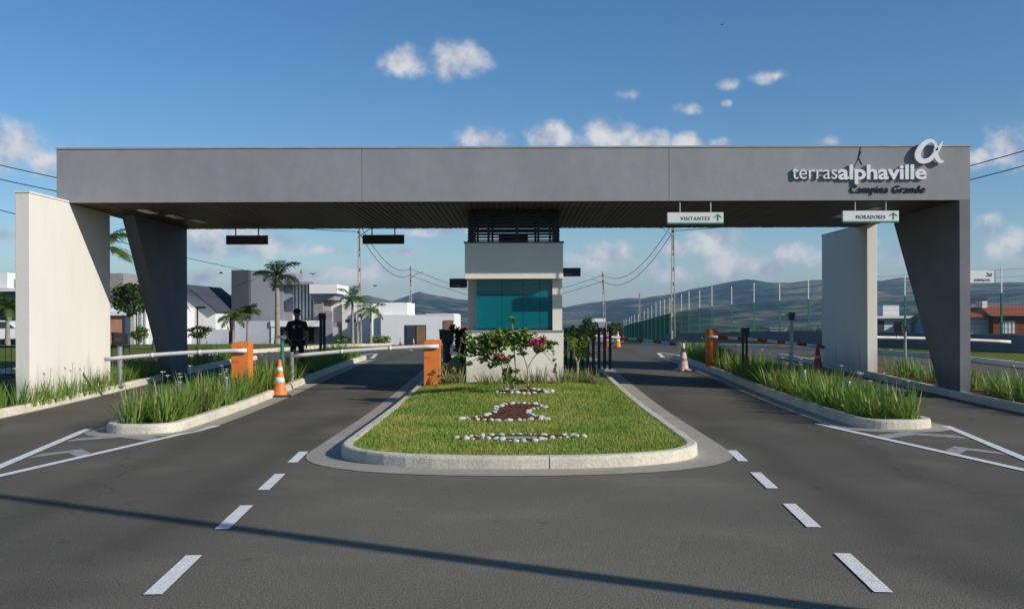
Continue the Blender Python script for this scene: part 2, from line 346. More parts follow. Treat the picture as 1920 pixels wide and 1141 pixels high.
def resample(pts, step=.35):
    out = [Vector(pts[0])]
    for a, b in zip(pts[:-1], pts[1:]):
        a, b = Vector(a), Vector(b); n = max(1, int((b - a).length / step))
        out += [a.lerp(b, (i + 1) / n) for i in range(n)]
    return out
def arc(cx, cy, r, a0, a1, n=8):
    return [(cx + r * math.cos(R(a0 + (a1 - a0) * i / n)), cy + r * math.sin(R(a0 + (a1 - a0) * i / n))) for i in range(n + 1)]
def offset(path, d):
    out = []; n = len(path)
    for i, p in enumerate(path):
        t = (path[min(i + 1, n - 1)] - path[max(i - 1, 0)]).normalized(); out.append(p + Vector((-t.y, t.x)) * d)
    return out
def ribbon(name, path, d0, d1, z0, z1, m, parent=None):
    a, b = offset(path, d0), offset(path, d1); mb = MB()
    vs = [(p.x, p.y, zt(p.y) + z0) for p in a] + [(p.x, p.y, zt(p.y) + z1) for p in b]; n = len(path)
    mb.add(vs, [(i, i + 1, n + i + 1, n + i) for i in range(n - 1)])
    return mb.build(name, m, parent)
def sheet(name, x0, x1, y0, y1, dz, m, nx=1, parent=None, step=1.0, xf=None):
    mb = MB(); ny = max(1, int((y1 - y0) / step)); vs = []
    for j in range(ny + 1):
        y = y0 + (y1 - y0) * j / ny
        xa, xb = xf(y) if xf else (x0, x1)
        for i in range(nx + 1): vs.append((xa + (xb - xa) * i / nx, y, zt(y) + dz))
    mb.add(vs, [(j * (nx + 1) + i, j * (nx + 1) + i + 1, (j + 1) * (nx + 1) + i + 1, (j + 1) * (nx + 1) + i) for j in range(ny) for i in range(nx)])
    return mb.build(name, m, parent)
struct(sheet('road', -45, 45, -25, 72, 0, ASPHALT, 4))

def kerb(name, path, width=.15, h=.15, seg=3.2, gut=.36, gap=.006):
    """path runs with the bed on its left; kerb stands inside, gutter outside"""
    root = bpy.data.objects.new(name, None); COL.objects.link(root); struct(root)
    g = ribbon('gutter', path, 0.002, -gut, .012, .006, GUTTER, root)
    # split the path in lengths of kerb
    pieces = []; cur = [path[0]]; L = 0
    for a, b in zip(path[:-1], path[1:]):
        cur.append(b); L += (b - a).length
        if L > seg: pieces.append(cur); cur = [b]; L = 0
    if len(cur) > 1: pieces.append(cur)
    prof = [(0, -.05), (.008, h - .035), (.018, h - .012), (.04, h), (width - .02, h), (width, h - .015), (width, -.05)]
    for pc in pieces:
        pc = [p.copy() for p in pc]
        d = (pc[1] - pc[0]).normalized(); pc[0] += d * gap; d = (pc[-2] - pc[-1]).normalized(); pc[-1] += d * gap
        mb = MB(); k = len(prof); n = len(pc); rows = [offset(pc, o) for o, _ in prof]
        vs = [(rows[j][i].x, rows[j][i].y, zt(rows[j][i].y) + prof[j][1] + random.uniform(-.002, .002)) for i in range(n) for j in range(k)]
        fs = [(i * k + j, (i + 1) * k + j, (i + 1) * k + j + 1, i * k + j + 1) for i in range(n - 1) for j in range(k - 1)]
        fs += [tuple(range(k)), tuple((n - 1) * k + j for j in range(k))[::-1]]
        mb.add(vs, fs); mb.build('kerb_segment', CONC, root)
    return root
def fill(name, path, inset, dz, m, extra=None):
    """closed flat bed inside a kerb path, cut in cross strips (paths symmetric in y order)"""
    p = offset(path, inset); ys = sorted(set(round(q.y, 3) for q in p))
    mb = MB(); n = len(p); c = extra
    vs = [(q.x, q.y, zt(q.y) + dz) for q in p]
    half = n // 2
    # pair points from both ends of the open U-shaped path
    i, j = 0, n - 1; fs = []
    while j - i > 2:
        fs.append((i, i + 1, j - 1, j)); i += 1; j -= 1
    if j - i == 2: fs.append((i, i + 1, j))
    mb.add(vs, fs); return mb.build(name, m)

# central island: U-shaped kerb, bed on its left when going up the left side, round the nose and away
def u_path(xl, xr, yback, ynose, rad, bulge=0):
    pts = [(xl, yback)] + [(x, y) for x, y in arc(xl + rad, ynose + rad, rad, 180, 270)]
    if bulge:
        pts = [(x, y + bulge * abs((x - (xl + xr) / 2) / ((xr - xl) / 2)) ** 2) for x, y in pts[:1]] + [(x, y) for x, y in pts[1:]]
    pts += arc(xr - rad, ynose + rad, rad, 270, 360) + [(xr, yback)]
    mid = (xl + xr) / 2; hw = (xr - xl) / 2
    pts = [(x, y - bulge * (1 - ((x - mid) / hw) ** 2)) for x, y in pts]
    return resample(pts)
ISL = resample([(-2.20, 33.5), (-2.20, 12.62)] + [(.02 + 2.22 * u, 11.03 + 1.57 * (1 - (1 - abs(u) ** 2.5) ** .4)) for u in (-.995, -.98, -.955, -.92, -.87, -.8, -.7, -.58, -.44, -.3, -.15, 0, .15, .3, .44, .58, .7, .8, .87, .92, .955, .98, .995)] + [(2.24, 12.62), (2.24, 33.5)])
kerb('island_kerb', ISL, seg=7.85, gut=.42)
BL = u_path(-6.12, -5.0, 33.0, 14.45, .45); kerb('left_bed_kerb', BL, gut=.3, seg=5)
BR = u_path(5.12, 6.28, 33.0, 14.75, .45); kerb('right_bed_kerb', BR, gut=.3, seg=5)
FL = resample([(-8.75, 33.5), (-8.75, 8.0)]); kerb('far_left_kerb', [p for p in FL][::-1], gut=.06, seg=4.4)
FRk = resample([(8.72, 9.0), (8.72, 33.5)]); kerb('far_right_kerb', FRk[::-1], gut=.06, seg=4.4)
struct(fill('left_bed_soil', BL, .14, .115, SOIL)); struct(fill('right_bed_soil', BR, .14, .115, SOIL))
struct(sheet('far_left_bed_soil', -12.6, -8.89, 8, 33.5, .115, SOIL)); struct(sheet('far_right_bed_soil', 8.86, 10.0, 9, 33.5, .115, SOIL))

# island lawn: gently mounded towards the booth
def isl_z(x, y):
    t = min(max((y - 13) / 7, 0), 1); e = 1 - (x / 2.1) ** 2
    return zt(y) + .125 + .14 * t * t * (3 - 2 * t) * max(e, 0) ** .7
LAWN_EDGE = offset(ISL, .145)
def lawn_island():
    mb = MB(); nx = 20; n = len(LAWN_EDGE) // 2; vs = []
    for k in range(n):
        a, b = LAWN_EDGE[k], LAWN_EDGE[len(LAWN_EDGE) - 1 - k]
        for i in range(nx + 1):
            p = a.lerp(b, i / nx); vs.append((p.x, p.y, isl_z(p.x, p.y) + .012 * mnoise.noise(Vector((p.x * 2, p.y * 2, 0)))))
    mb.add(vs, [(j * (nx + 1) + i, j * (nx + 1) + i + 1, (j + 1) * (nx + 1) + i + 1, (j + 1) * (nx + 1) + i) for j in range(n - 1) for i in range(nx)])
    struct(mb.build('island_lawn', LAWN, None, True))
lawn_island()

# stone-edged flower beds on the island, outlines (x, y) in metres
STONE_BEDS = [
  ('spindle-shaped flower bed edged with white stones at the front of the lawn island', [(-.78,12.75),(-.45,12.98),(-.1,13.12),(.25,13.12),(.6,13.0),(.86,12.95),(.55,12.82),(.35,12.72),(.2,12.5),(0,12.42),(-.18,12.55),(-.35,12.72),(-.6,12.66)]),
  ('keyhole-shaped red bark bed edged with white stones in the middle of the lawn island', [(-.82,14.95),(-.5,15.25),(-.36,15.75),(-.34,16.35),(-.2,16.75),(.08,16.9),(.36,16.7),(.42,16.35),(.2,16.05),(.16,15.6),(.28,15.2),(.42,14.9),(.1,14.78),(-.4,14.72)]),
  ('small flower bed edged with white stones closest to the guard booth', [(-.42,18.75),(-.1,19.0),(.3,19.0),(.66,18.8),(.45,18.45),(.1,18.35),(-.25,18.45)])]
def in_poly(x, y, poly):
    c = False; n = len(poly)
    for i in range(n):
        x1, y1 = poly[i]; x2, y2 = poly[(i + 1) % n]
        if (y1 > y) != (y2 > y) and x < (x2 - x1) * (y - y1) / (y2 - y1) + x1: c = not c
    return c
def pebble_mesh(seed):
    bm = bmesh.new(); bmesh.ops.create_icosphere(bm, subdivisions=2, radius=1)
    for v in bm.verts:
        k = 1 + .38 * mnoise.noise(v.co * 1.3 + Vector((seed * 7, 0, 0))); v.co = Vector((v.co.x * k, v.co.y * k * .8, v.co.z * k * .62))
    me = bpy.data.meshes.new('pebble'); bm.to_mesh(me); bm.free(); me.materials.append(PEBBLE)
    me.polygons.foreach_set('use_smooth', [True] * len(me.polygons)); return me
PEB = [pebble_mesh(i) for i in range(7)]
for label, poly in STONE_BEDS:
    cx = sum(p[0] for p in poly) / len(poly); cy = sum(p[1] for p in poly) / len(poly)
    root = thing('flower_bed', label, 'flower bed', (cx, cy, isl_z(cx, cy)))
    mb = MB(); rr = random.Random(5)
    mb.add([(x - cx, y - cy, isl_z(x, y) + .018 - isl_z(cx, cy)) for x, y in poly] + [(0, 0, .022)], [(i, (i + 1) % len(poly), len(poly)) for i in range(len(poly))])
    mb.build('mulch', MULCH, root)
    mb = MB()
    xs = [p[0] for p in poly]; ys = [p[1] for p in poly]
    for _ in range(900):                                 # loose bark chips
        x = rr.uniform(min(xs), max(xs)); y = rr.uniform(min(ys), max(ys))
        if not in_poly(x, y, poly): continue
        z = isl_z(x, y) - isl_z(cx, cy) + .022; a = rr.uniform(0, 3.1); s = rr.uniform(.012, .03); h = rr.uniform(.004, .02)
        c, d = math.cos(a) * s, math.sin(a) * s
        mb.add([(x-cx-c, y-cy-d, z), (x-cx+d*.5, y-cy-c*.5, z+h), (x-cx+c, y-cy+d, z+h*.4), (x-cx-d*.5, y-cy+c*.5, z)], [(0, 1, 2, 3)])
    stuff(mb.build('bark_chips', MULCH, root))
    if 'spindle' in label: MB().box(-.22, .22, -.16, .06, .024, .034).build('drain_cover', GUTTER, root, bevel=.004)
    loop = resample([Vector(p) for p in poly] + [Vector(poly[0])], .098)
    for p in loop[:-1]:
        o = link('pebble', rr.choice(PEB), root); s = rr.uniform(.032, .066)
        o.location = (p.x - cx + rr.uniform(-.03, .03), p.y - cy + rr.uniform(-.035, .035), isl_z(p.x, p.y) - isl_z(cx, cy) + s * .38)
        o.scale = (s * rr.uniform(.85, 1.3), s, s * rr.uniform(.8, 1.1)); o.rotation_euler = (rr.uniform(-.3, .3), rr.uniform(-.3, .3), rr.uniform(0, 6.3))

def blades(name, pts, hmin, hmax, m, width=.006, lean=.6):
    n = len(pts); P = np.array(pts); h = RNG.uniform(hmin, hmax, n); a = RNG.uniform(0, 2 * np.pi, n); ln = RNG.uniform(0, lean, n)
    b = RNG.uniform(0, 2 * np.pi, n); w = width * RNG.uniform(.7, 1.4, n)
    t = np.stack([np.cos(a) * w, np.sin(a) * w, np.zeros(n)], 1); tip = np.stack([np.cos(b) * ln * h, np.sin(b) * ln * h, h], 1)
    V = np.empty((n, 3, 3)); V[:, 0] = P - t; V[:, 1] = P + t; V[:, 2] = P + tip
    me = bpy.data.meshes.new(name); me.vertices.add(n * 3); me.vertices.foreach_set('co', V.ravel())
    me.loops.add(n * 3); me.loops.foreach_set('vertex_index', np.arange(n * 3, dtype=np.int32)); me.polygons.add(n)
    me.polygons.foreach_set('loop_start', np.arange(0, n * 3, 3, dtype=np.int32)); me.materials.append(m); me.update(calc_edges=True); me.validate()
    return me
def grass():
    pts = []; rr = RNG; edge = [(p.x, p.y) for p in offset(ISL, .135)]
    for _ in range(95000):
        y = 11.02 + (21.0 - 11.02) * rr.random() ** 1.25; x = rr.uniform(-2.06, 2.10)
        if y < 13.2 and not in_poly(x, y, edge): continue
        if any(in_poly(x, y, p) for _, p in STONE_BEDS): continue
        pts.append((x, y, isl_z(x, y) - .004))
    o = link('lawn_grass', blades('lawn_grass', pts, .015, .055, GRASSB))
    stuff(tag(o, 'short yellow-green grass covering the central lawn island', 'grass'))
grass()

# painted markings
def poly_mark(name, pts, m, dz=.008):
    """a painted strip given by its corner quad, sliced along its length"""
    mb = MB(); a, b, c, d = [Vector(p) for p in pts]; n = max(1, int(max((b - a).length, (c - d).length) / .5)); vs = []
    for i in range(n + 1):
        p = a.lerp(b, i / n); q = d.lerp(c, i / n); vs += [(p.x, p.y, zt(p.y) + dz), (q.x, q.y, zt(q.y) + dz)]
    mb.add(vs, [(2 * i, 2 * i + 2, 2 * i + 3, 2 * i + 1) for i in range(n)]); return struct(mb.build(name, m))
def line_mark(a, b, w, m=PAINT, dz=.008, name='painted_line'):
    a, b = Vector(a), Vector(b); t = (b - a).normalized(); nrm = Vector((-t.y, t.x)) * w / 2
    return poly_mark(name, (a - nrm, b - nrm, b + nrm, a + nrm), m, dz)
for s in (-1, 1):
    for y0, y1 in ((6.1, 7.1), (7.98, 8.98), (9.78, 10.78), (11.62, 12.55)):
        xa = 2.24 + (y0 - 6.1) * .071; xb = 2.24 + (y1 - 6.1) * .071
        line_mark((s * xa, y0), (s * xb, y1), .115, name='dash_marking')
    line_mark((s * 6.56, 15.25), (s * 5.72, 10.2), .12); line_mark((s * 4.70, 15.6), (s * 5.66, 10.2), .12)
    for yc, wl, wr in ((13.9, 6.2, 5.08), (12.3, 5.95, 5.36)):
        mx = (wl + wr) / 2
        for xa, xb in ((wl, mx), (mx, wr)):
            ya, yb = (yc - .25, yc + .22) if xa == wl else (yc + .22, yc - .18)
            poly_mark('chevron_marking', ((s * xa, ya), (s * xb, yb), (s * xb, yb + .38), (s * xa, ya + .38)), PAINT_OLD, .005)
    for xc in (5.55, ):
        line_mark((s * (xc - .55), 34.2), (s * (xc - .1), 38.5), .14); line_mark((s * (xc + .6), 34.2), (s * xc, 38.5), .14)
        line_mark((s * (xc - .4), 35.2), (s * (xc + .45), 35.2), .14)
for y in (42, 45.5): line_mark((3.3, y), (3.9, y + 1.2), .1, name='dash_marking'); line_mark((-4.4, y), (-4.7, y + 1.2), .1, name='dash_marking')

# lawns beyond the gate
def lawn_poly(name, front, back, dz=.12):
    mb = MB(); n = 40; vs = []
    for i in range(n + 1):
        t = i / n
        def ip(pl):
            u = t * (len(pl) - 1); k = min(int(u), len(pl) - 2); return Vector(pl[k]).lerp(Vector(pl[k + 1]), u - k)
        a, b = ip(front), ip(back)
        for j in range(13):
            p = a.lerp(b, j / 12); vs.append((p.x, p.y, zt(p.y) + dz))
    mb.add(vs, [(i * 13 + j, (i + 1) * 13 + j, (i + 1) * 13 + j + 1, i * 13 + j + 1) for i in range(n) for j in range(12)])
    return struct(mb.build(name, LAWN))
LK = [(-14.5, 24), (-12.6, 31), (-12.3, 36), (-10.6, 40), (-9.0, 46), (-8.2, 54), (-8.0, 62)]
lawn_poly('left_lawn', LK, [(-60, 24), (-60, 36), (-60, 46), (-50, 56), (-40, 62), (-28, 64), (-10, 64)])
kerb('left_lawn_kerb', resample([Vector(p) for p in LK][::-1], .8), gut=.2, seg=6)
RK = [(14.2, 15), (14.0, 28), (13.9, 34), (13.2, 39), (11.0, 43.5), (8.6, 47), (7.9, 54), (8.2, 66)]
lawn_poly('right_lawn', RK, [(21, 15), (19.2, 30), (17.6, 35.5), (15.9, 40.4), (13.9, 46.6), (12.9, 51.6), (11.7, 57), (11.2, 66)])
kerb('right_lawn_kerb', resample([Vector(p) for p in RK], .8)[::-1][::-1], gut=.2, seg=6) if False else kerb('right_lawn_kerb', resample([Vector(p) for p in RK], .8)[::-1], gut=.2, seg=6)

# ------------------------------------------------------------------ gate portal
YF, YB, ZB, ZTOP, XL, XR = 19.75, 25.65, 3.98, 5.07, -9.13, 8.99
portal = thing('gate_portal', 'long grey entrance portal with white end walls and slanted legs spanning the lanes', 'gate', (0, YF, 0))
def pm(mb, name, m, parent=portal, **k):                # build in world coordinates, keep under the portal
    o = mb.build(name, m, parent, **k)
    base = parent; off = Vector((0, 0, 0))
    while base is not None: off += base.location; base = base.parent
    o.location = -off; return o
beam = pm(MB().box(XL + .02, XR - .02, YF + .06, YB, ZB + .03, ZTOP - .03), 'beam', FASCIA)
def bchild(mb, name, m, **k): return mb.build(name, m, beam, **k)
j1, j2 = ax(679, YF), ax(1255, YF)
for a, b in ((XL, j1 - .004), (j1 + .004, j2 - .004), (j2 + .004, XR)):
    bchild(MB().box(a, b, YF, YF + .058, ZB, ZTOP - .035), 'fascia_panel', FASCIA, bevel=.004)
bchild(MB().box(XL, XL + .018, YF + .06, YB + .003, ZB + .002, ZTOP - .035), 'end_panel', FASCIA)
bchild(MB().box(XR - .018, XR, YF + .06, YB + .003, ZB + .002, ZTOP - .035), 'end_panel', FASCIA)
bchild(MB().box(XL - .015, XR + .015, YF - .015, YB + .02, ZTOP - .03, ZTOP), 'roof_flashing', FLASH)
bchild(MB().box(XL + .03, XR - .03, YF + .062, YB - .01, ZB + .014, ZB + .028), 'soffit', BLACKM)
for (x, y) in ((-7.9, 21.3), (-7.7, 22.4), (-7.5, 23.5), (7.6, 21.2), (7.35, 22.6)):
    bchild(MB().box(x - .1, x + .1, y - .35, y + .35, ZB - .028, ZB - .012), 'ceiling_light', WHITEP)
lath = MB().box(-.052, .052, YF + .065, YB - .012, -.011, .011).mesh('soffit_lath', SOFFIT, bevel=.004); lr = random.Random(2)
nl = int((XR - XL - .1) / .118)
for i in range(nl):
    o = link('soffit_lath', lath, beam); o.location = (XL + .11 + i * .118, 0, ZB - .002 + lr.uniform(-.003, .003)); o.rotation_euler = (0, lr.uniform(-.09, .09), 0)
wl = pm(MB().box(-9.15, -8.89, 18.15, 21.75, -.1, ZB - .002), 'support_wall', WHITEW, bevel=.008)
MBc = MB().box(-9.165, -8.875, 18.135, YF - .02, ZB, ZB + .035); MBc.build('wall_coping', WHITEW, wl)
wr_ = pm(MB().box(8.75, 9.0, 24.9, 28.6, -.1, ZB - .002), 'support_wall', WHITEW, bevel=.008)
MB().box(8.735, 9.015, YB + .03, 28.615, ZB, ZB + .035).build('wall_coping', WHITEW, wr_)
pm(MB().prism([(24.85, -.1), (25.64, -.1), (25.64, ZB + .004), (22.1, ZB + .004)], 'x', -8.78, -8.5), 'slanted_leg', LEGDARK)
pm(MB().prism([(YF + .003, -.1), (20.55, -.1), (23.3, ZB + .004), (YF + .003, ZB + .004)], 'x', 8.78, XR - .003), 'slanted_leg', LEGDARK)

# lettering
def text_mesh(body, size, extrude, off=0, shear=0, sx=1, spacing=1):
    cu = bpy.data.curves.new('lettering', 'FONT'); cu.body = body; cu.size = size; cu.extrude = extrude; cu.offset = off; cu.shear = shear
    cu.space_character = spacing; cu.resolution_u = 4
    o = bpy.data.objects.new('lettering_tmp', cu); COL.objects.link(o); dg = bpy.context.evaluated_depsgraph_get(); dg.update()
    me = o.evaluated_get(dg).to_mesh(); bm = bmesh.new(); bm.from_mesh(me); o.evaluated_get(dg).to_mesh_clear()
    bpy.data.objects.remove(o); bpy.data.curves.remove(cu); return bm
def fit_text(bm, x0, x1, z0, h_ref, y, height):
    """lay text in the xz plane: scaled to span x0..x1, baseline z0, reference glyph height -> height"""
    xs = [v.co.x for v in bm.verts]; a, b = min(xs), max(xs); k = (x1 - x0) / (b - a); kz = height / h_ref
    for v in bm.verts:
        v.co = Vector((x0 + (v.co.x - a) * k, y - v.co.z, z0 + v.co.y * kz))
def split_letters(bm, m, parent, name='letter'):
    bm.verts.ensure_lookup_table(); seen = set(); isl = []
    for v in bm.verts:
        if v.index in seen: continue
        st = [v]; seen.add(v.index); c = []
        while st:
            q = st.pop(); c.append(q)
            for e in q.link_edges:
                w = e.other_vert(q)
                if w.index not in seen: seen.add(w.index); st.append(w)
        isl.append((min(p.co.x for p in c), max(p.co.x for p in c), c))
    isl.sort(key=lambda t: t[0]); groups = []
    for a, b, c in isl:                                  # a dot belongs to the stem below it, front and side shells to one letter
        if groups and a < groups[-1][1] - .35 * min(b - a, groups[-1][1] - groups[-1][0]): groups[-1][1] = max(groups[-1][1], b); groups[-1][2] += c
        else: groups.append([a, b, list(c)])
    for a, b, c in groups:
        ids = {v: i for i, v in enumerate(c)}; s = set(c)
        fs = [tuple(ids[v] for v in f.verts) for f in bm.faces if f.verts[0] in s]
        me = bpy.data.meshes.new(name); me.from_pydata([v.co for v in c], [], fs); me.materials.append(m); link(name, me, parent)
    bm.free()
sc = FPX / YF
def sx_(px): return (px - CX) / sc
def sz_(px, py): return EYE + (CY - ROLL * (px - CX) - py) / sc
sign = thing('lettering_sign', 'white and black raised lettering with a looped letter emblem on the grey portal beam', 'sign')
YL = YF - .066
bm = text_mesh('terras', 1, .022, -.004); fit_text(bm, sx_(1485), sx_(1569), sz_(1527, 336), .53, YL + .03, .215); split_letters(bm, LETTERW, sign)
bm = text_mesh('alphaville', 1, .022, .026); fit_text(bm, sx_(1571), sx_(1736), sz_(1650, 336), .55, YL + .03, .22); split_letters(bm, LETTERW, sign)
bm = text_mesh('Campina Grande', 1, .012, .006, .12, spacing=1.08); fit_text(bm, sx_(1595), sx_(1735), sz_(1665, 361), .70, YF - .014, .14); split_letters(bm, LETTERB, sign)
def stroke(pts, widths, y0, y1, name):                   # a ribbon of varying width in the xz plane, given thickness
    P = [Vector((sx_(1440 + x * .21875), sz_(1740, 240 + y * .21875))) for x, y in pts]
    # smooth by Catmull-Rom
    Q = []; W = []
    for i in range(len(P) - 1):
        p0, p1, p2, p3 = P[max(i - 1, 0)], P[i], P[i + 1], P[min(i + 2, len(P) - 1)]
        for k in range(6):
            t = k / 6; Q.append(.5 * ((2 * p1) + (p2 - p0) * t + (2 * p0 - 5 * p1 + 4 * p2 - p3) * t * t + (3 * p1 - p0 - 3 * p2 + p3) * t ** 3)); W.append(widths[i] * (1 - t) + widths[i + 1] * t)
    Q.append(P[-1]); W.append(widths[-1]); n = len(Q); kz = .21875 / sc; vs = []
    for i in range(n):
        d = (Q[min(i + 1, n - 1)] - Q[max(i - 1, 0)]).normalized(); nr = Vector((-d.y, d.x)) * W[i] * kz / 2
        a, b = Q[i] + nr, Q[i] - nr; vs += [(a.x, y0, a.y), (b.x, y0, b.y), (b.x, y1, b.y), (a.x, y1, a.y)]
    fs = [(i * 4 + j, i * 4 + (j + 1) % 4, (i + 1) * 4 + (j + 1) % 4, (i + 1) * 4 + j) for i in range(n - 1) for j in range(4)] + [(3, 2, 1, 0), ((n-1)*4, (n-1)*4+1, (n-1)*4+2, (n-1)*4+3)]
    mb = MB(); mb.add(vs, fs); return mb.build(name, LETTERW, sign)
stroke([(1432, 200), (1425, 150), (1390, 118), (1345, 128), (1300, 170), (1272, 225), (1280, 270), (1320, 290), (1375, 275), (1420, 225), (1455, 175), (1484, 122)],
       [24, 26, 28, 36, 46, 50, 48, 42, 38, 36, 30, 6], YF - .10, YF - .04, 'emblem_loop')
stroke([(1428, 170), (1424, 215), (1436, 262), (1462, 292), (1494, 294)], [24, 34, 40, 32, 12], YF - .097, YF - .043, 'emblem_tail')
for (px, py) in ((1300, 290), (1460, 296)):
    MB().box(sx_(1440 + px * .21875) - .012, sx_(1440 + px * .21875) + .012, YF - .07, YF + .002, sz_(1740, 240 + py * .21875) - .012, sz_(1740, 240 + py * .21875) + .012).build('standoff', GREYM, sign)
MB().box(sx_(1490), sx_(1734), YF - .022, YF + .001, sz_(1650, 330), sz_(1650, 328)).build('mounting_rail', FASCIA, sign)
cw = MB()
for pts in ([(1616, 272), (1613, 283), (1610, 298), (1602, 314)], [(1616, 283), (1611, 296), (1617, 309)]):
    cw.tube([(sx_(x), YF - .007, sz_(x, y)) for x, y in pts], .006, 5)
cw.build('loose_cable', WIRE, sign)

# hanging lane signs
def lane_sign(px0, px1, py0, py1, Y, word, label, face=True):
    x0, x1 = ax(px0, Y), ax(px1, Y); zt_, zb_ = az_((px0 + px1) / 2, py0, Y), az_((px0 + px1) / 2, py1, Y)
    t = thing('lane_sign', label, 'sign', ((x0 + x1) / 2, Y, zb_), group=None)
    w = (x1 - x0) / 2; h = zt_ - zb_
    MB().box(-w, w, 0, .08, .028 if face else 0, h).build('panel', SIGNW if face else DARKM, t, bevel=.004)
    for s in (-.55, .55): MB().tube([(s * w, .035, h - .004), (s * w, .035, ZB - zb_ + .006)], .016, 8).build('hanger_rod', GREYM if face else DARKM, t)
    if face:
        MB().box(-w, w, -.003, .083, 0, .026).build('green_edge', SIGNG, t)
        bm = text_mesh(word, 1, .006, -.008, spacing=1.2); fit_text(bm, -w * .52, w * .52, h * .32, .72, -.003, h * .33); split_letters(bm, SIGNT, t)
        mb = MB(); c = w * .80; mb.box(c - .012, c + .012, -.006, -.001, h * .26, h * .80)
        for s in (-1, 1): mb.prism([(c, h * .86), (c + s * .07, h * .62), (c + s * .07, h * .52), (c, h * .76)][::s], 'y', -.0075, -.002)
        mb.build('arrow', SIGNG, t)
    return t
lane_sign(1252, 1357, 398, 420, 19.77, 'VISITANTES', 'white hanging sign reading VISITANTES with a green arrow')
lane_sign(1581, 1686, 395, 417, 19.77, 'MORADORES', 'white hanging sign reading MORADORES with a green arrow')
lane_sign(424, 502, 441, 458, 25.3, '', 'dark back of hanging sign above the outer exit lane by the slanted leg', False)
lane_sign(680, 758, 440, 457, 25.3, '', 'dark back of hanging sign above the inner exit lane beside the booth', False)
ts = thing('direction_sign', 'white sign reading SERVIÇOS with a diagonal arrow behind the slanted leg', 'sign', (ax(1806, 26), 26, zt(26)))
zb_ = az_(1840, 530, 26) - zt(26); h = az_(1840, 507, 26) - zt(26) - zb_; xr = ax(1865, 26) - ax(1806, 26)
MB().box(-.1, xr, 0, .08, zb_, zb_ + h).build('panel', SIGNW, ts); MB().box(xr, xr + .02, -.003, .083, zb_, zb_ + h).build('green_edge', SIGNG, ts)
MB().tube([(0, .13, -.1), (0, .13, zb_ + h)], .045, 10).build('post', GREYM, ts)
MB().box(-.06, .06, .078, .13, zb_ + .04, zb_ + h - .04).build('bracket', GREYM, ts)
bm = text_mesh('SERVIÇOS', 1, .01, -.006, spacing=1.12); fit_text(bm, xr * .36, xr * .85, zb_ + h * .14, .72, -.003, h * .2); split_letters(bm, SIGNT, ts)
mb = MB(); mb.tube([(xr * .76, -.006, zb_ + h * .82), (xr * .9, -.006, zb_ + h * .55)], .012, 4); mb.tube([(xr * .9, -.006, zb_ + h * .8), (xr * .9, -.006, zb_ + h * .55), (xr * .74, -.006, zb_ + h * .57)], .011, 4)
mb.build('arrow', SIGNT, ts)

# ------------------------------------------------------------------ guard booth
YBO = 21.15
bx0, bx1 = ax(872, YBO), ax(1056, YBO)
booth = thing('guard_booth', 'white guard booth with teal window and dark louvred top under the portal', 'booth', ((bx0 + bx1) / 2, YBO, isl_z(0, YBO)))
def bb(mb, name, m, parent=None, **k):
    o = mb.build(name, m, parent or booth, **k)
    if parent is None: o.location = -booth.location
    return o
zw, zu, zub, zlt = 1.37, 2.50, 3.26, ZB
bb(MB().box(bx0 + .02, bx1, YBO, YBO + 3.6, .05, zw), 'lower_wall', BOOTHW, bevel=.006)
bb(MB().box(bx0 + .0, bx1 + .01, YBO - .02, YBO + 3.62, zw, zw + .035), 'window_sill', HGREY)
bb(MB().box(bx0, bx1, YBO - .03, YBO + 3.63, zu, zub), 'upper_box', BOOTHW, bevel=.006)
bb(MB().box(bx0 - .02, bx1 + .02, YBO - .05, YBO + 3.65, zub, zub + .03), 'roof_edge', BLACKM)
bb(MB().box(bx0 + .02, ax(892, YBO), YBO + .85, YBO + 1.1, zw + .035, zu), 'column', BOOTHW)
bb(MB().box(ax(1037, YBO), bx1 - .01, YBO + .28, YBO + .5, zw + .035, zu), 'column', BOOTHW)
bb(MB().box(bx0 + .02, bx0 + .2, YBO + 2.2, YBO + 3.6, zw + .035, zu), 'side_wall', BOOTHW)
bb(MB().box(bx0 + .10, bx0 + .115, YBO + 1.1, YBO + 2.2, zw + .035, zu), 'side_pane', GLASS)
bb(MB().box(bx1 - .1, bx1 - .085, YBO + .5, YBO + 2.2, zw + .035, zu), 'side_pane', GLASS)
bb(MB().box(bx1 - .2, bx1 - .01, YBO + 2.2, YBO + 3.6, zw + .035, zu), 'side_wall', BOOTHW)
bb(MB().box(bx0 + .2, bx1 - .2, YBO + 3.4, YBO + 3.58, zw + .035, zu), 'back_wall', HDARK)
win = bb(MB().box(ax(892, YBO), ax(1037, YBO), YBO + .33, YBO + .37, zw + .035, zw + .075), 'window', BLACKM)
px_ = [892, 941, 981, 1013, 1037]
for a, b in zip(px_[:-1], px_[1:]):
    MB().box(ax(a, YBO) + .004, ax(b, YBO) - .004, YBO + .335, YBO + .347, zw + .075, zu - .004).build('pane', GLASS, win)
for p in px_[1:-1]: MB().box(ax(p, YBO) - .012, ax(p, YBO) + .012, YBO + .349, YBO + .37, zw + .075, zu - .004).build('mullion', BLACKM, win)
desk = bb(MB().box(bx0 + .25, bx1 - .25, YBO + .5, YBO + 1.0, zw - .3, zw - .26), 'desk', HBROWN)
bb(MB().box(-.25, .15, YBO + .6, YBO + .63, zw - .2, zw + .18), 'monitor', BLACKM)
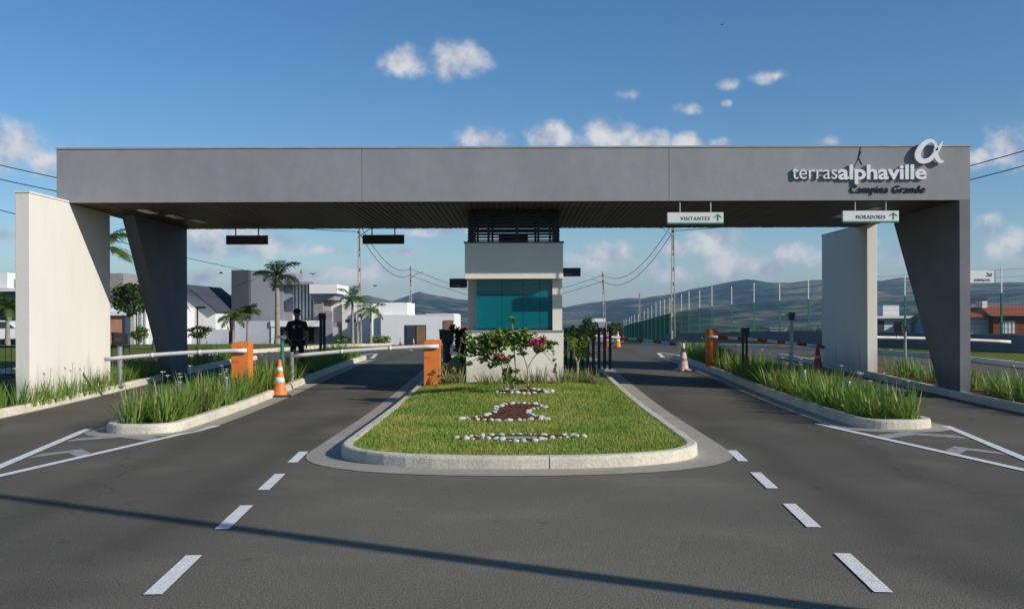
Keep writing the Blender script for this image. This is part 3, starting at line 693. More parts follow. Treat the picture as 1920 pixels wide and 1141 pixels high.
# louvres
lx0, lx1 = ax(877, YBO), ax(1050, YBO); n = 11
for i in range(n):
    z = zub + .045 + (zlt - zub - .06) * i / (n - 1); mb = MB(); d = .05
    mb.box(lx0, lx1, YBO + .0, YBO + d, z, z + .03); mb.box(lx0, lx1, YBO + 3.45, YBO + 3.5, z, z + .03)
    mb.box(lx0, lx0 + d, YBO + d, YBO + 3.45, z, z + .03); mb.box(lx1 - d, lx1, YBO + d, YBO + 3.45, z, z + .03)
    bb(mb, 'louvre_slat', BLACKM)
for x in (lx0 + .06, lx0 + .42, -.03, lx1 - .48, lx1 - .12):
    for y in (YBO + .055, YBO + 3.39): bb(MB().box(x, x + .05, y, y + .05, zub + .031, zlt + .004), 'louvre_post', BLACKM)
bb(MB().box(-.42, .25, YBO + 1.6, YBO + 2.2, zub + .031, zub + .34), 'condenser_unit', DARKM, bevel=.01)
def flag(px0, px1, py0, py1, Y, label, side):
    x0, x1 = ax(px0, Y), ax(px1, Y); z1, z0 = az_(px0, py0, Y), az_(px0, py1, Y)
    t = thing('flag_sign', label, 'sign', ((x0 + x1) / 2, Y, z0)); w = (x1 - x0) / 2
    MB().box(-w, w, 0, .06, 0, z1 - z0).build('panel', DARKM, t, bevel=.004)
    MB().box(-w * .7, w * .2, -.004, -.001, .04, .06).build('lettering_line', GREYM, t)
flag(843, 876, 522, 539, 23.2, 'small dark flag sign on the exit side of the booth', -1)
flag(1050, 1089, 502, 518, 23.2, 'small dark flag sign on the entry side of the booth', 1)

# ------------------------------------------------------------------ barriers
def barrier(x, y, tipx, z_axle, z_tip, label, w=.36, d=.34, h=1.03, stripes=False, round_top=False, z0=None, body=ORANGE, bow=.03):
    z0 = zt(y) + .12 if z0 is None else z0
    t = thing('boom_barrier', label, 'barrier', (x, y, z0)); s = 1 if tipx > x else -1
    if round_top:
        mb = MB(); mb.lathe([(w / 2, 0), (w / 2, h - .04), (w / 2 - .02, h - .01), (w / 2 - .06, h)], 20); mb.build('cabinet', body, t, True)
    else:
        MB().prism([(-w/2, 0), (w/2, 0), (w/2, h), (-w/2 + .06, h), (-w/2, h - .05)] if s < 0 else [(-w/2, 0), (w/2, 0), (w/2, h - .05), (w/2 - .06, h), (-w/2, h)], 'y', -d/2, d/2).build('cabinet', body, t, bevel=.012)
        MB().prism([(-.09 + .07 * math.cos(a * .524), h * .62 + .022 * math.sin(a * .524)) for a in range(12)], 'y', -d/2 - .004, -d/2 + .002).build('maker_badge', REDP, t)
        MB().prism([(-.09 + .055 * math.cos(a * .524), h * .62 + .014 * math.sin(a * .524)) for a in range(12)], 'y', -d/2 - .007, -d/2 - .004).build('badge_centre', ORANGE, t)
    zl = z_axle - z0; L = abs(tipx - x)
    pts = [Vector((s * (-w * .42 + (L + w * .42) * k / 12), -d/2 - .05, zl + (z_tip - z_axle) * k / 12 - bow * 4 * (k / 12) * (1 - k / 12) * -1)) for k in range(13)]
    if stripes:
        arm = MB().tube(pts, .04, 8).build('arm', WHITEP, t, True)
        for k in range(1, 12, 2): MB().tube([pts[k], pts[k + 1] if k % 4 == 1 else pts[k].lerp(pts[k + 1], .8)], .042, 8).build('red_band', REDP, arm, True)
    else:
        arm = MB().tube(pts, .042, 10).build('arm', WHITEP, t, True)
        for k in (4, 8): MB().tube([pts[k] - Vector((.03, 0, 0)), pts[k] + Vector((.03, 0, 0))], .047, 10).build('clamp', WHITEP, arm, True)
    MB().tube([(0, -d/2 - .012, zl), (0, -d/2 - .002, zl)], .07, 12).build('arm_hub', GREYM, t)
    return t
barrier(ax(811, 21.5), 21.5, -4.80, 1.07, .87, 'orange boom barrier on the island edge with white arm over inner exit lane', z0=zt(21.5) + .13, h=1.0)
barrier(ax(454, 20.3), 20.3, -8.32, 1.03, .86, 'orange boom barrier in the planted bed with white arm reaching the white wall')
barrier(ax(1334, 27.0), 27.0, 8.3, 1.14, .85, 'round orange boom barrier in the entry bed with red and white arm', w=.33, h=1.03, stripes=True, round_top=True)
barrier(2.05, 31.0, 4.95, 1.12, .82, 'dark boom barrier behind the booth fence with red and white arm over entry lane', stripes=True, body=BLACKM, w=.3, d=.3)
barrier(9.45, 28.9, 14.2, 1.08, .93, 'boom barrier behind the white wall with white arm over the service lane', body=ORANGE)

# intercom and camera posts
def post(px, Y, ztop, label, head='box', m=GREYM, hm=BLACKM, r=.035, z0=None, hs=(.26, .2, .22), name='intercom_post'):
    x = ax(px, Y); z0 = zt(Y) + .11 if z0 is None else z0
    t = thing(name, label, 'post', (x, Y, z0)); h = ztop - z0
    MB().lathe([(r * 2.4, 0), (r * 2.4, .012), (r, .014), (r, h - .01), (r * .9, h)], 12).build('pole', m, t)
    if head == 'box':
        w, d, hh = hs; MB().prism([(-w/2 + .02, h - hh), (w/2, h - hh + .03), (w/2, h + .01), (-w/2, h + .04)], 'y', -d/2, d/2).build('head_box', hm, t, bevel=.008)
        MB().box(-w/2 + .06, w/2 - .06, -d/2 - .006, -d/2 + .001, h - hh * .6, h - hh * .25).build('reader_panel', DARKM, t)
    elif head == 'camera':
        MB().box(-.06, .06, -.06, .06, h - .14, h + .03).build('head_box', hm, t, bevel=.006)
        o = MB().lathe([(.01, -.055), (.04, -.045), (.058, 0), (.04, .045), (.01, .055)], 14, (.1, 0, h - .02)).build('globe', WHITEP, t, True)
        MB().lathe([(.01, -.03), (.03, 0), (.01, .03)], 10, (-.1, 0, h - .03)).build('lens', GREYM, t, True)
        MB().tube([(-.1, 0, h - .03), (.1, 0, h - .03)], .012, 6).build('cross_bar', hm, t)
    elif head == 'pipe':
        MB().tube([(-.12, 0, h + .01), (.1, 0, h + .01)], .035, 10).build('pipe', WHITEP, t, True)
        MB().lathe([(.03, -.05), (.06, -.03), (.06, .03), (.03, .05)], 12, (.05, -.02, h + .01)).build('pipe_flange', WHITEP, t, True)
    elif head == 'twin':
        MB().lathe([(r, 0), (r, h - .03)], 10, (.1, .05, 0)).build('pole', m, t)
        MB().box(-.05, .15, -.05, .09, h - .16, h + .03).build('head_box', hm, t, bevel=.006)
    elif head == 'fork':
        MB().tube([(-.05, 0, h + .07), (-.05, 0, h), (.05, 0, h), (.05, 0, h + .07)], .01, 6).build('fork', m, t)
    return t
post(224, 21.95, 1.34, 'grey post with black intercom box behind the large white wall', 'box', hs=(.28, .22, .26), r=.06)
post(529, 22.6, 1.24, 'green post topped by a short white pipe beside the guard', 'pipe', GREENP, r=.045)
post(547, 22.6, .90, 'grey rest post beside the tip of the lowered white arm', 'fork', GREYM, r=.045)
post(601, 29, 1.79, 'tall black camera post at the end of the exit bed', 'twin', BLACKM, r=.04)
post(837, 24.0, 1.36, 'dark intercom post with tilted black hood beside the booth', 'box', HDARK, r=.085, hs=(.34, .26, .3), z0=isl_z(-1.7, 24))
post(1393, 24.0, 1.38, 'pair of black posts in the entry bed', 'twin', BLACKM, r=.03)
post(1484, 22.0, 1.74, 'grey post with white globe camera in the entry bed', 'camera', GREYM, r=.04)
post(1697, 24.2, 1.43, 'thin grey post with small dark box beside the white end wall', 'box', GREYM, r=.035, hs=(.14, .12, .14))
post(1533, 27, .9, 'short dark post near the right white wall', 'fork', BLACKM, r=.03) if False else None
def bollard(px, Y, h, label):
    t = thing('garden_light', label, 'garden light', (ax(px, Y), Y, zt(Y) + .11), group='short garden lights in the planted beds')
    MB().lathe([(.045, 0), (.045, h * .7), (.05, h * .7), (.05, h * .74)], 12).build('stem', GREYM, t); MB().lathe([(.04, h * .74), (.04, h * .94), (.055, h * .95), (.05, h)], 12).build('lamp_head', GREYM, t)
bollard(1507, 19.4, .5, 'short grey garden light among strap leaves of the entry bed'); bollard(1590, 17.6, .42, 'short grey garden light among strap leaves of the entry bed')
bollard(335, 17.0, .5, 'short grey garden light among strap leaves of the exit bed'); bollard(423, 18.0, .5, 'short grey garden light among strap leaves of the exit bed')

# traffic cones
def cone(px, Y, h, label, z0, mats=(ORANGE, WHITEP), lean=0, bands=((.36, .52), (.66, .80))):
    t = thing('traffic_cone', label, 'cone', (ax(px, Y), Y, z0)); t.rotation_euler = (0, lean, .4)
    k = h / .75; rb, rt = .15 * k, .028 * k
    MB().prism([(-.2*k, -.17*k), (-.17*k, -.2*k), (.17*k, -.2*k), (.2*k, -.17*k), (.2*k, .17*k), (.17*k, .2*k), (-.17*k, .2*k), (-.2*k, .17*k)], 'z', 0, .03 * k).build('base', BLACKM if mats[0] is ORANGE else mats[0], t)
    rad = lambda u: rb + (rt - rb) * u
    MB().lathe([(rb + .012, .03 * k), (rb, .05 * k), (rad(.5), .5 * h), (rt, h - .012), (rt * .6, h)], 20).build('body', mats[0], t, True)
    for a, b in bands: MB().lathe([(rad(a) + .003, a * h), (rad(b) + .003, b * h)], 20).build('white_band', mats[1], t, True)
    return t
cone(524, 20.6, .76, 'orange traffic cone with two white bands beside the exit bed kerb', zt(20.6) + .012)
cone(1281, 27.2, .74, 'faded pinkish white traffic cone at the entry bed kerb', zt(27.2) + .012, (CONEW, CONEW))
cone(1533, 26.6, .72, 'dull red traffic cone in front of the right white wall', zt(26.6), (REDP, CONEW), bands=((.5, .6),))
cone(1140, 45.5, .75, 'orange and white cone on the road crest nearer the concrete pole', zt(45.5)); cone(1158, 45.5, .75, 'orange and white cone on the road crest nearer the green fence', zt(45.5))
cone(751, 72, .5, 'red and white cone in front of white house, left of its door', zt(72), (REDP, WHITEP)); cone(775, 71, .5, 'red and white cone in front of white house by its door', zt(71), (REDP, WHITEP))

# black gate fence beside the booth
def bar_fence(x0, x1, y, z0, h, step, label, w=.03, name='bar_fence', d=.05):
    t = thing(name, label, 'fence', ((x0 + x1) / 2, y, z0)); L = x1 - x0; n = max(2, int(L / step))
    for i in range(n + 1):
        x = -L / 2 + L * i / n; MB().box(x - w / 2, x + w / 2, 0, d, -.05, h).build('bar', BLACKM, t)
    for z in (.08, h - .1): MB().box(-L / 2, L / 2, d + .002, d + .03, z, z + .04).build('rail', BLACKM, t)
bar_fence(ax(1062, 25.2), ax(1130, 27.8), 25.6, isl_z(1.5, 25.6), 1.02, .13, 'black upright bar fence closing the island beside the booth', .075)
bar_fence(-13.2, -9.35, 24.0, zt(24) + .1, .85, .14, 'low black wire fence left of the large white wall', .012, 'wire_fence', .012)

# ------------------------------------------------------------------ plants
def blade_strip(mb, base, az, length, width, lean, curve, segs=4, twist=0):
    d = Vector((math.cos(az), math.sin(az), 0)); side = Vector((-math.sin(az + twist), math.cos(az + twist), 0)); p = Vector(base); th = lean; vs = []; step = length / segs
    for i in range(segs + 1):
        u = i / segs; w = width * (1 - u ** 2.2) * (.75 + .5 * min(u * 3, .5)) / 2
        if i == segs: vs.append(tuple(p))
        else: vs += [tuple(p - side * w), tuple(p + side * w)]
        p = p + (d * math.sin(th) + Vector((0, 0, 1)) * math.cos(th)) * step; th += curve / segs
    fs = [(2 * i, 2 * i + 1, 2 * i + 3, 2 * i + 2) for i in range(segs - 1)] + [(2 * segs - 2, 2 * segs - 1, 2 * segs)]
    mb.add(vs, fs)
DRY = mat('dry_leaf', (.40, .32, .14), (.26, .20, .08), 6, .7, 0, spec=.2, trans=.2)
def clump_meshes(seed, n, h, flower, leaf, width=.018, spread=.13, leanmax=.45):
    rr = random.Random(seed); mb = MB()
    for i in range(n):
        a = rr.uniform(0, 6.28); r = spread * math.sqrt(rr.random()); mb.cur = 1 if rr.random() < .05 else 0
        blade_strip(mb, (r * math.cos(a), r * math.sin(a), -.03), a + rr.uniform(-.9, .9), h * rr.uniform(.6, 1.08), width * rr.uniform(.7, 1.2), rr.uniform(.02, leanmax), rr.uniform(.0, .9) * rr.random(), 4, rr.uniform(-.5, .5))
    fl = None; mb.cur = 0
    if flower:
        fb = MB()
        for i in range(1):
            x, y = rr.uniform(-.1, .1), rr.uniform(-.1, .1); hh = h * rr.uniform(.95, 1.12)
            mb.tube([(x * .5, y * .5, 0), (x, y, hh)], .004, 4)
            for k in range(5):
                a = k * 1.256; fb.add([(x, y, hh), (x + .034 * math.cos(a - .5), y + .034 * math.sin(a - .5), hh + .03), (x + .055 * math.cos(a), y + .055 * math.sin(a), hh + .02), (x + .034 * math.cos(a + .5), y + .034 * math.sin(a + .5), hh + .03)], [(0, 1, 2, 3)])
        fl = fb.mesh('flower', PETALW)
    return mb.mesh('leaves', [leaf, DRY]), fl
CL = [clump_meshes(i, 46, .61, i % 4 == 0, LEAF, .025, .16, .75) for i in range(8)]
CLS = [clump_meshes(20 + i, 22, .55, i == 0, LEAF, .022, .10, .5) for i in range(3)]
def place_clump(x, y, k, label, group, dz=.115, lib=CL, name='strap_leaf_plant', sc_=1.0, z=None):
    lv, fl = lib[k % len(lib)]
    t = thing(name, label + (' with white flowers' if fl else ''), 'plant', (x, y, (zt(y) + dz) if z is None else z), random.uniform(0, 6.28), group + (' in flower' if fl else ''))
    s = sc_ * random.uniform(.85, 1.12); t.scale = (s, s, s * random.uniform(.9, 1.08)); link('leaves', lv, t)
    if fl: link('flower', fl, t)
rr = random.Random(11)
def fill_bed(xa, xb, y0, y1, step, label, group, lib=CL, p=1.0, cols=2, skip=None, sc_=1.0):
    y = y0
    while y < y1:
        for c in range(cols):
            x = xa + (xb - xa) * (c + .5) / cols + rr.uniform(-.12, .12); yy = y + rr.uniform(-.15, .15)
            if rr.random() > p or (skip and skip(x, yy)): continue
            lb, gr = label, group
            if 'lane bed' in label:
                zone = 'at the nose of' if yy < 16.2 else ('in front half of' if yy < 20 else 'in rear half of')
                side = 'booth-side edge' if abs(x) < 5.6 else 'outer edge'
                lb = label.replace('green strap-leaved plant in the', f'strap-leaved plant on {side} {zone} the'); gr = f'{group}, {side}, {zone}'
            place_clump(x, yy, rr.randrange(8), lb, gr, lib=lib, sc_=sc_)
        y += step
nog = lambda x, y: (abs(x + 5.6) < .35 and abs(y - 20.3) < .3) or (abs(x + 5.54) < .45 and 24.3 < y < 25.9)
fill_bed(-5.98, -5.12, 14.9, 24.2, .30, 'green strap-leaved plant in the exit lane bed', 'strap-leaved plants in the exit bed', skip=nog)
fill_bed(-5.98, -5.12, 25.8, 32.8, .5, 'green strap-leaved plant in the shaded end of the exit bed', 'strap-leaved plants in the shaded exit bed end')
nor = lambda x, y: (abs(x - 5.26) < .3 and abs(y - 27.0) < .3)
fill_bed(5.26, 6.14, 15.15, 24.5, .31, 'green strap-leaved plant in the entry lane bed', 'strap-leaved plants in the entry bed', skip=nor)
fill_bed(5.26, 6.14, 24.6, 32.8, .5, 'green strap-leaved plant in the shaded end of the entry bed', 'strap-leaved plants in the shaded entry bed end', skip=nor)
fill_bed(-8.88, -8.6, 15.3, 21.9, .36, 'thin strap-leaved plant along the white wall', 'thin plants along the white wall', CLS, cols=1) if False else None
y = 15.6
while y < 22.0:
    place_clump(-8.80 + rr.uniform(.0, .03) if y > 18 else -9.0 + rr.uniform(-.15, .15), y, rr.randrange(3), 'thin strap-leaved plant along the foot of the large white wall', 'thin plants along the white wall', lib=CLS); y += .30
fill_bed(-10.4, -9.25, 15.4, 18.5, .45, 'green strap-leaved plant in the bed outside the large white wall', 'plants outside the white wall', cols=2)
fill_bed(-9.3, -8.9, 22.2, 24.6, .4, 'green strap-leaved plant between white wall and slanted leg', 'plants between wall and leg', cols=2)
fill_bed(-9.4, -8.9, 25.9, 33, .55, 'dark strap-leaved plant in the shade behind the slanted leg', 'plants behind the slanted leg', cols=1)
fill_bed(9.0, 9.9, 16.2, 19.5, .36, 'green strap-leaved plant in the bed in front of the grey slanted leg', 'plants in front of the right leg', cols=2)
fill_bed(9.1, 9.9, 19.9, 24.6, .6, 'green strap-leaved plant in the bed behind the grey slanted leg', 'plants behind the right leg', cols=1)
fill_bed(8.9, 9.1, 21.0, 24.4, .9, 'loose grass tuft beside the right white wall', 'tufts by the right wall', CLS, cols=1)
# variegated tufts in front of the booth
CV = [clump_meshes(40 + i, 30, .42, False, LEAFV, .026, .09, .95) for i in range(4)]
for px in (840, 862, 905, 925, 948, 985, 1002, 1022, 1045, 1062, 1080, 1095, 1110, 1122, 1070, 1100, 850):
    Yv = 20.45 + rr.uniform(-.2, .2) if 880 < px < 1050 else 21.2 + rr.uniform(-.4, .6)
    x = ax(px, Yv); place_clump(x, Yv, rr.randrange(4), 'variegated cream and green tuft at the foot of the guard booth', 'variegated tufts before the booth', lib=CV, name='variegated_plant', z=isl_z(x, Yv))

def shrub(x, y, z, label, trunks, blobs, nleaf, flowers, leafm=BOUG, ls=.05, name='bougainvillea', seed=1, cat='shrub'):
    rr = random.Random(seed); t = thing(name, label, cat, (x, y, z)); mb = MB()
    for pts, r in trunks: mb.tube(pts, [r * (1 - .6 * i / (len(pts) - 1)) for i in range(len(pts))], 6)
    lf = MB(); fl = MB()
    tot = sum(b[3] * b[4] * b[5] for b in blobs)
    def leaf(o, p, s):
        a, b_ = rr.uniform(0, 6.28), rr.uniform(-.9, .9); u = Vector((math.cos(a) * math.cos(b_), math.sin(a) * math.cos(b_), math.sin(b_))); v = u.cross(Vector((rr.uniform(-1, 1), rr.uniform(-1, 1), rr.uniform(-1, 1)))).normalized()
        o.add([p - u * s, p + v * s * .55, p + u * s, p - v * s * .55], [(0, 1, 2, 3)])
    for (bx, by, bz, rx, ry, rz) in blobs:
        n = int(nleaf * rx * ry * rz / tot)
        sub = [(rr.gauss(0, .5), rr.gauss(0, .5), rr.gauss(0, .5)) for _ in range(max(4, n // 16))]
        for i in range(n):
            c = rr.choice(sub); p = Vector((bx + rx * (c[0] + rr.gauss(0, .13)), by + ry * (c[1] + rr.gauss(0, .13)), bz + rz * (c[2] + rr.gauss(0, .13))))
            leaf(lf, p, ls * rr.uniform(.6, 1.2))
        for c in sub[:: 3]:
            q = Vector((bx + rx * c[0], by + ry * c[1], bz + rz * c[2])); k = min(trunks, key=lambda tr: (Vector(tr[0][-1]) - q).length)[0][-1]
            mid = Vector(k).lerp(q, .5) + Vector((0, 0, .04)); mb.tube([k, mid, q], [.008, .006, .003], 4, False)
    for (fx, fy, fz, fr, n) in flowers:
        for i in range(n): leaf(fl, Vector((fx + rr.gauss(0, fr), fy + rr.gauss(0, fr), fz + rr.gauss(0, fr * .7))), .03)
    mb.build('trunk', BARK, t); lf.build('foliage', leafm, t)
    if flowers: fl.build('flowers', MAGENTA, t)
    return t
zi = isl_z(0, 18.7)
shrub(-.08, 18.7, zi, 'bougainvillea with magenta flowers spreading in front of the guard booth',
      [([(0, 0, 0), (-.03, 0, .35), (-.10, 0, .62), (-.35, 0, .85)], .022), ([(.05, 0, 0), (.05, .05, .4), (.02, 0, .75), (0, 0, .95)], .022), ([(.0, -.05, 0), (-.12, -.05, .3), (-.25, 0, .55), (-.45, .0, .72)], .016),
       ([(.28, .05, 0), (.27, .05, .45), (.22, .0, .62), (.12, 0, .8)], .02), ([(.27, .05, .45), (.38, .05, .65), (.52, 0, .8)], .014), ([(-.02, -.1, 0), (-.15, -.1, .25), (-.1, -.12, .5)], .012)],
      [(-.38, 0, .92, .40, .28, .19), (-.05, 0, .96, .40, .30, .18), (-.68, 0, .84, .26, .22, .17), (.35, 0, .90, .36, .24, .14), (.68, 0, .90, .28, .14, .10), (-.25, -.05, .62, .26, .18, .13), (.0, 0, 1.12, .3, .15, .07), (.76, 0, .58, .06, .06, .2), (-.02, 0, 1.32, .1, .06, .16), (-.1, -.1, .28, .22, .16, .16)],
      3000, [(.42, -.3, .95, .06, 90), (.55, -.28, 1.02, .04, 50), (-.22, -.3, .68, .045, 50), (-.45, 0, 1.1, .03, 16), (.76, -.05, .38, .025, 12), (.29, -.08, .1, .02, 10)], seed=3)
shrub(ax(1083, 22.6), 22.6, isl_z(1.3, 22.6), 'small young bougainvillea tree in front of the black bar fence', [([(0, 0, 0), (.0, 0, .3), (-.06, 0, .5), (-.1, 0, .75)], .03), ([(0, 0, .28), (.07, 0, .5), (.12, 0, .8)], .02)],
      [(-.02, 0, .72, .26, .2, .26), (-.2, 0, .95, .25, .15, .12), (.22, 0, 1.0, .22, .15, .14), (.0, 0, .5, .15, .12, .12)], 900, [], seed=4)
shrub(ax(859, 22.9), 22.9, isl_z(-1.3, 22.9), 'slim climbing shrub on a thin stake on the exit side of the booth', [([(0, 0, 0), (.0, 0, .5), (.02, 0, .95)], .018)],
      [(.02, 0, .78, .18, .14, .3), (.1, 0, 1.02, .22, .14, .1), (-.12, 0, 1.1, .12, .1, .1), (.08, 0, .5, .1, .1, .2)], 800, [], seed=5, leafm=TREEL)
shrub(ax(843, 21.5), 21.5, isl_z(-1.4, 21.5), 'low fine-leaved bush behind the orange barrier on the island', [([(0, 0, 0), (0, 0, .2)], .015)], [(0, 0, .2, .3, .25, .2)], 600, [], seed=6, ls=.03, leafm=LEAFV, name='low_bush', cat='bush')

def palm(px, Y, ztop, crown_r, label, nf=13, lm=PALML, tr=.11, z0=None, seed=0, shaft=True, droop=1.0, group=None):
    rr = random.Random(seed); z0 = zt(Y) + .08 if z0 is None else z0; x = ax(px, Y); h = ztop - z0
    t = thing('palm_tree', label, 'palm tree', (x, Y, z0), group=group)
    prof = [(tr * 1.5, -.1), (tr * 1.25, .15), (tr, .5)] + [(tr * (.98 - .25 * k / 6), .5 + (h * .8 - .5) * k / 6) for k in range(1, 7)]
    MB().lathe(prof, 12).build('trunk', PALMT, t, True)
    if shaft: MB().lathe([(tr * .74, h * .8 - .02), (tr * .8, h * .84), (tr * .55, h * .95), (tr * .2, h)], 10).build('crownshaft', PALML, t, True)
    for f in range(nf):
        mb = MB(); a = f * 2.399 + rr.uniform(-.25, .25); el = rr.uniform(-.1, 1.25); L = crown_r * rr.uniform(.85, 1.2); d = Vector((math.cos(a), math.sin(a), 0)); p = Vector((0, 0, h * .95)); pts = [p.copy()]; e = el
        n = 12
        for k in range(n):
            p = p + (d * math.cos(e) + Vector((0, 0, 1)) * math.sin(e)) * (L / n); e -= (1.7 * droop) / n * (.5 + k / n); pts.append(p.copy())
        mb.tube(pts, [.018 * (1 - .8 * k / n) + .004 for k in range(n + 1)], 5, False)
        sd = Vector((-d.y, d.x, 0))
        for k in range(2, n * 3):
            u = k / (n * 3); i = min(int(u * n), n - 1); q = pts[i].lerp(pts[i + 1], u * n - i); tdir = (pts[i + 1] - pts[i]).normalized()
            ll = L * .34 * math.sin(math.pi * min(u * .9 + .12, 1)) * rr.uniform(.8, 1.15)
            for s in (-1, 1):
                dr = (sd * s * .85 + tdir * .55 + Vector((0, 0, rr.uniform(-.45, .25)))).normalized(); m_ = q + dr * ll * .55; e_ = q + dr * ll + Vector((0, 0, -.32 * ll)); w = tdir * .022 * (1 + crown_r * .35)
                mb.add([q - w * .5, q + w * .5, m_ + w * .6, m_ - w * .6, e_], [(0, 1, 2, 3), (3, 2, 4)])
        mb.build('frond', lm, t)
    return t
palm(520, 60, az_(520, 512, 60), 1.75, 'tall royal palm with grey trunk in front of the charcoal house', 15, PALMD, .17, seed=1)
palm(437, 58, az_(437, 592, 58), 1.15, 'small bushy palm with several arching fronds near the gable house', 11, PALML, .07, seed=2, shaft=False)
palm(464, 62, az_(464, 584, 62), 1.1, 'small yellow-green palm beside the charcoal house wall', 11, PALML, .08, seed=3)
palm(661, 64, az_(661, 555, 64), 1.25, 'slender palm in front of the white blocks beside the concrete pole', 11, PALML, .10, seed=4)
palm(695, 66, az_(695, 578, 66), 1.1, 'slender young palm on the pavement right of the concrete pole', 10, PALML, .09, seed=5)
palm(297, 41, az_(297, 560, 41), 1.4, 'palm with swollen pale trunk behind the left slanted leg', 11, PALML, .22, seed=6)
palm(190, 44, az_(190, 455, 44), 1.7, 'tall palm with fronds showing beside the white wall', 14, PALML, .16, seed=7)
palm(262, 62, az_(262, 548, 62), 1.2, 'yellow-green palm by the white finned house', 11, PALML, .1, seed=8)
palm(14, 52, az_(14, 572, 52), 1.5, 'bushy palm in front of the parked white car', 13, PALML, .12, seed=9, shaft=False)

def tree(px, Y, py_top, py_bot, wpx, label, seed, n=1500, lm=TREEL, name='broadleaf_tree', ls=.12, cat='tree', ground=True):
    rr = random.Random(seed); x = ax(px, Y); k = Y / FPX; z1, z0c = az_(px, py_top, Y), az_(px, py_bot, Y); zg = zt(Y) + .08
    t = thing(name, label, cat, (x, Y, zg)); zc = (z1 + z0c) / 2 - zg; rz = (z1 - z0c) / 2; rx = wpx * k / 2
    mb = MB(); mb.tube([(0, 0, -.1), (.03, 0, zc * .5), (0, 0, zc)], [.12, .1, .06], 8)
    for i in range(6):
        a = i * 1.05; mb.tube([(0, 0, zc * .6), (rx * .35 * math.cos(a), rx * .35 * math.sin(a), zc * .9), (rx * .7 * math.cos(a), rx * .7 * math.sin(a), zc + rz * .2)], [.06, .04, .015], 5)
    mb.build('trunk', BARK, t); lf = MB()
    sub = []
    for _ in range(26):
        a, b = rr.uniform(0, 6.28), rr.uniform(-1, 1); q = math.sqrt(1 - b * b) * rr.uniform(.4, .95); sub.append((rx * q * math.cos(a), rx * q * math.sin(a), zc + rz * b * .85))
    for i in range(n):
        c = rr.choice(sub); p = Vector((c[0] + rr.gauss(0, rx * .16), c[1] + rr.gauss(0, rx * .16), c[2] + rr.gauss(0, rz * .16)))
        u = Vector((rr.gauss(0, 1), rr.gauss(0, 1), rr.gauss(0, .6))).normalized() * ls * rr.uniform(.6, 1.3); v = u.cross(Vector((rr.gauss(0, 1), rr.gauss(0, 1), rr.gauss(0, 1)))).normalized() * ls * .6
        lf.add([p - u, p + v, p + u, p - v], [(0, 1, 2, 3)])
    lf.build('crown', lm, t)
tree(245, 60, 535, 590, 80, 'dark spreading tree in front of the stone-clad house', 1, 1800, lm=TREEL, ls=.13)
tree(262, 56, 613, 640, 34, 'rounded green garden bush on the left lawn', 2, 900, name='garden_bush', ls=.07, cat='bush', lm=BOUG)
tree(375, 66, 612, 634, 52, 'dark hedge bush under the gable house', 3, 700, name='garden_bush', ls=.08, cat='bush')
tree(710, 68, 628, 645, 50, 'low leafy bush at the foot of the white corner house', 4, 700, name='garden_bush', ls=.07, cat='bush', lm=BOUG)
tree(640, 70, 630, 645, 40, 'low bush between the concrete pole and white blocks', 5, 500, name='garden_bush', ls=.07, cat='bush')
tree(1105, 120, 598, 640, 40, 'dark green tree beyond the road crest beside the booth', 6, 900, ls=.2)
tree(1150, 200, 606, 628, 60, 'dark green tree in the valley beyond the green fence end', 7, 900, ls=.25)

# ------------------------------------------------------------------ houses on the left
def house(label, px, Y, parts, name='house'):
    """parts: (name, px0, px1, py0, py1, dY front offset, depth, material); py1 None = down to the ground"""
    zg = zt(Y) - .3; t = thing(name, label, 'house', (ax(px, Y), Y, zg))
    for i, (nm, p0, p1, y0, y1, dy, dep, m) in enumerate(parts):
        Yp = Y + dy; x0, x1 = ax(p0, Yp) - t.location.x, ax(p1, Yp) - t.location.x
        z1 = az_((p0 + p1) / 2, y0, Yp) - zg; z0 = 0 if y1 is None else az_((p0 + p1) / 2, y1, Yp) - zg
        MB().box(x0, x1, dy, dy + dep, z0, z1 + .002 * i).build(nm, m, t)
    return t
H = 88
parts4 = [('dark_block', 434, 466, 506, None, 0, 8, HDARK), ('grey_block', 466.3, 532, 507, None, .8, 8, HGREY), ('middle_block', 532.3, 548, 531, 600, 1.0, 6, HGREY),
  ('roof_slab', 530, 588, 528, 533, .2, 7, HGREY), ('back_wall', 546, 592, 534, None, 2.2, 5, HDARK), ('upper_block', 580, 632, 533, 550, -.6, 6, HWHITE), ('slab_underside', 584, 626, 550.3, 562, .1, 5, HGREY),
  ('stone_pier', 589, 606, 562.3, None, .3, 4, HSTONE), ('porch_beam', 507, 598, 601, 612, -1.2, 3, HWHITE), ('porch_post', 508, 515, 612.3, None, -1.1, .5, HWHITE), ('grey_panel', 607, 622, 583, None, -.3, .4, HGREY),
  ('garden_wall', 440, 506, 602, None, -1.0, .2, HBLUE)]
parts4 += [('fin', 548 + 6.4 * i, 551.6 + 6.4 * i, 534, 600, 1.2, .5, HWHITE) for i in range(7)]
h4 = house('two storey charcoal and grey modern house with white fins and cantilevered white block', 530, H, parts4)
for p0, p1, y0, y1 in ((518, 530, 618, 640), (555, 575, 616, 643)):
    o = MB().box(ax(p0, H) - h4.location.x, ax(p1, H) - h4.location.x, .75, .79, az_(p0, y1, H) - h4.location.z, az_(p0, y0, H) - h4.location.z).build('window', HGLASS, h4)
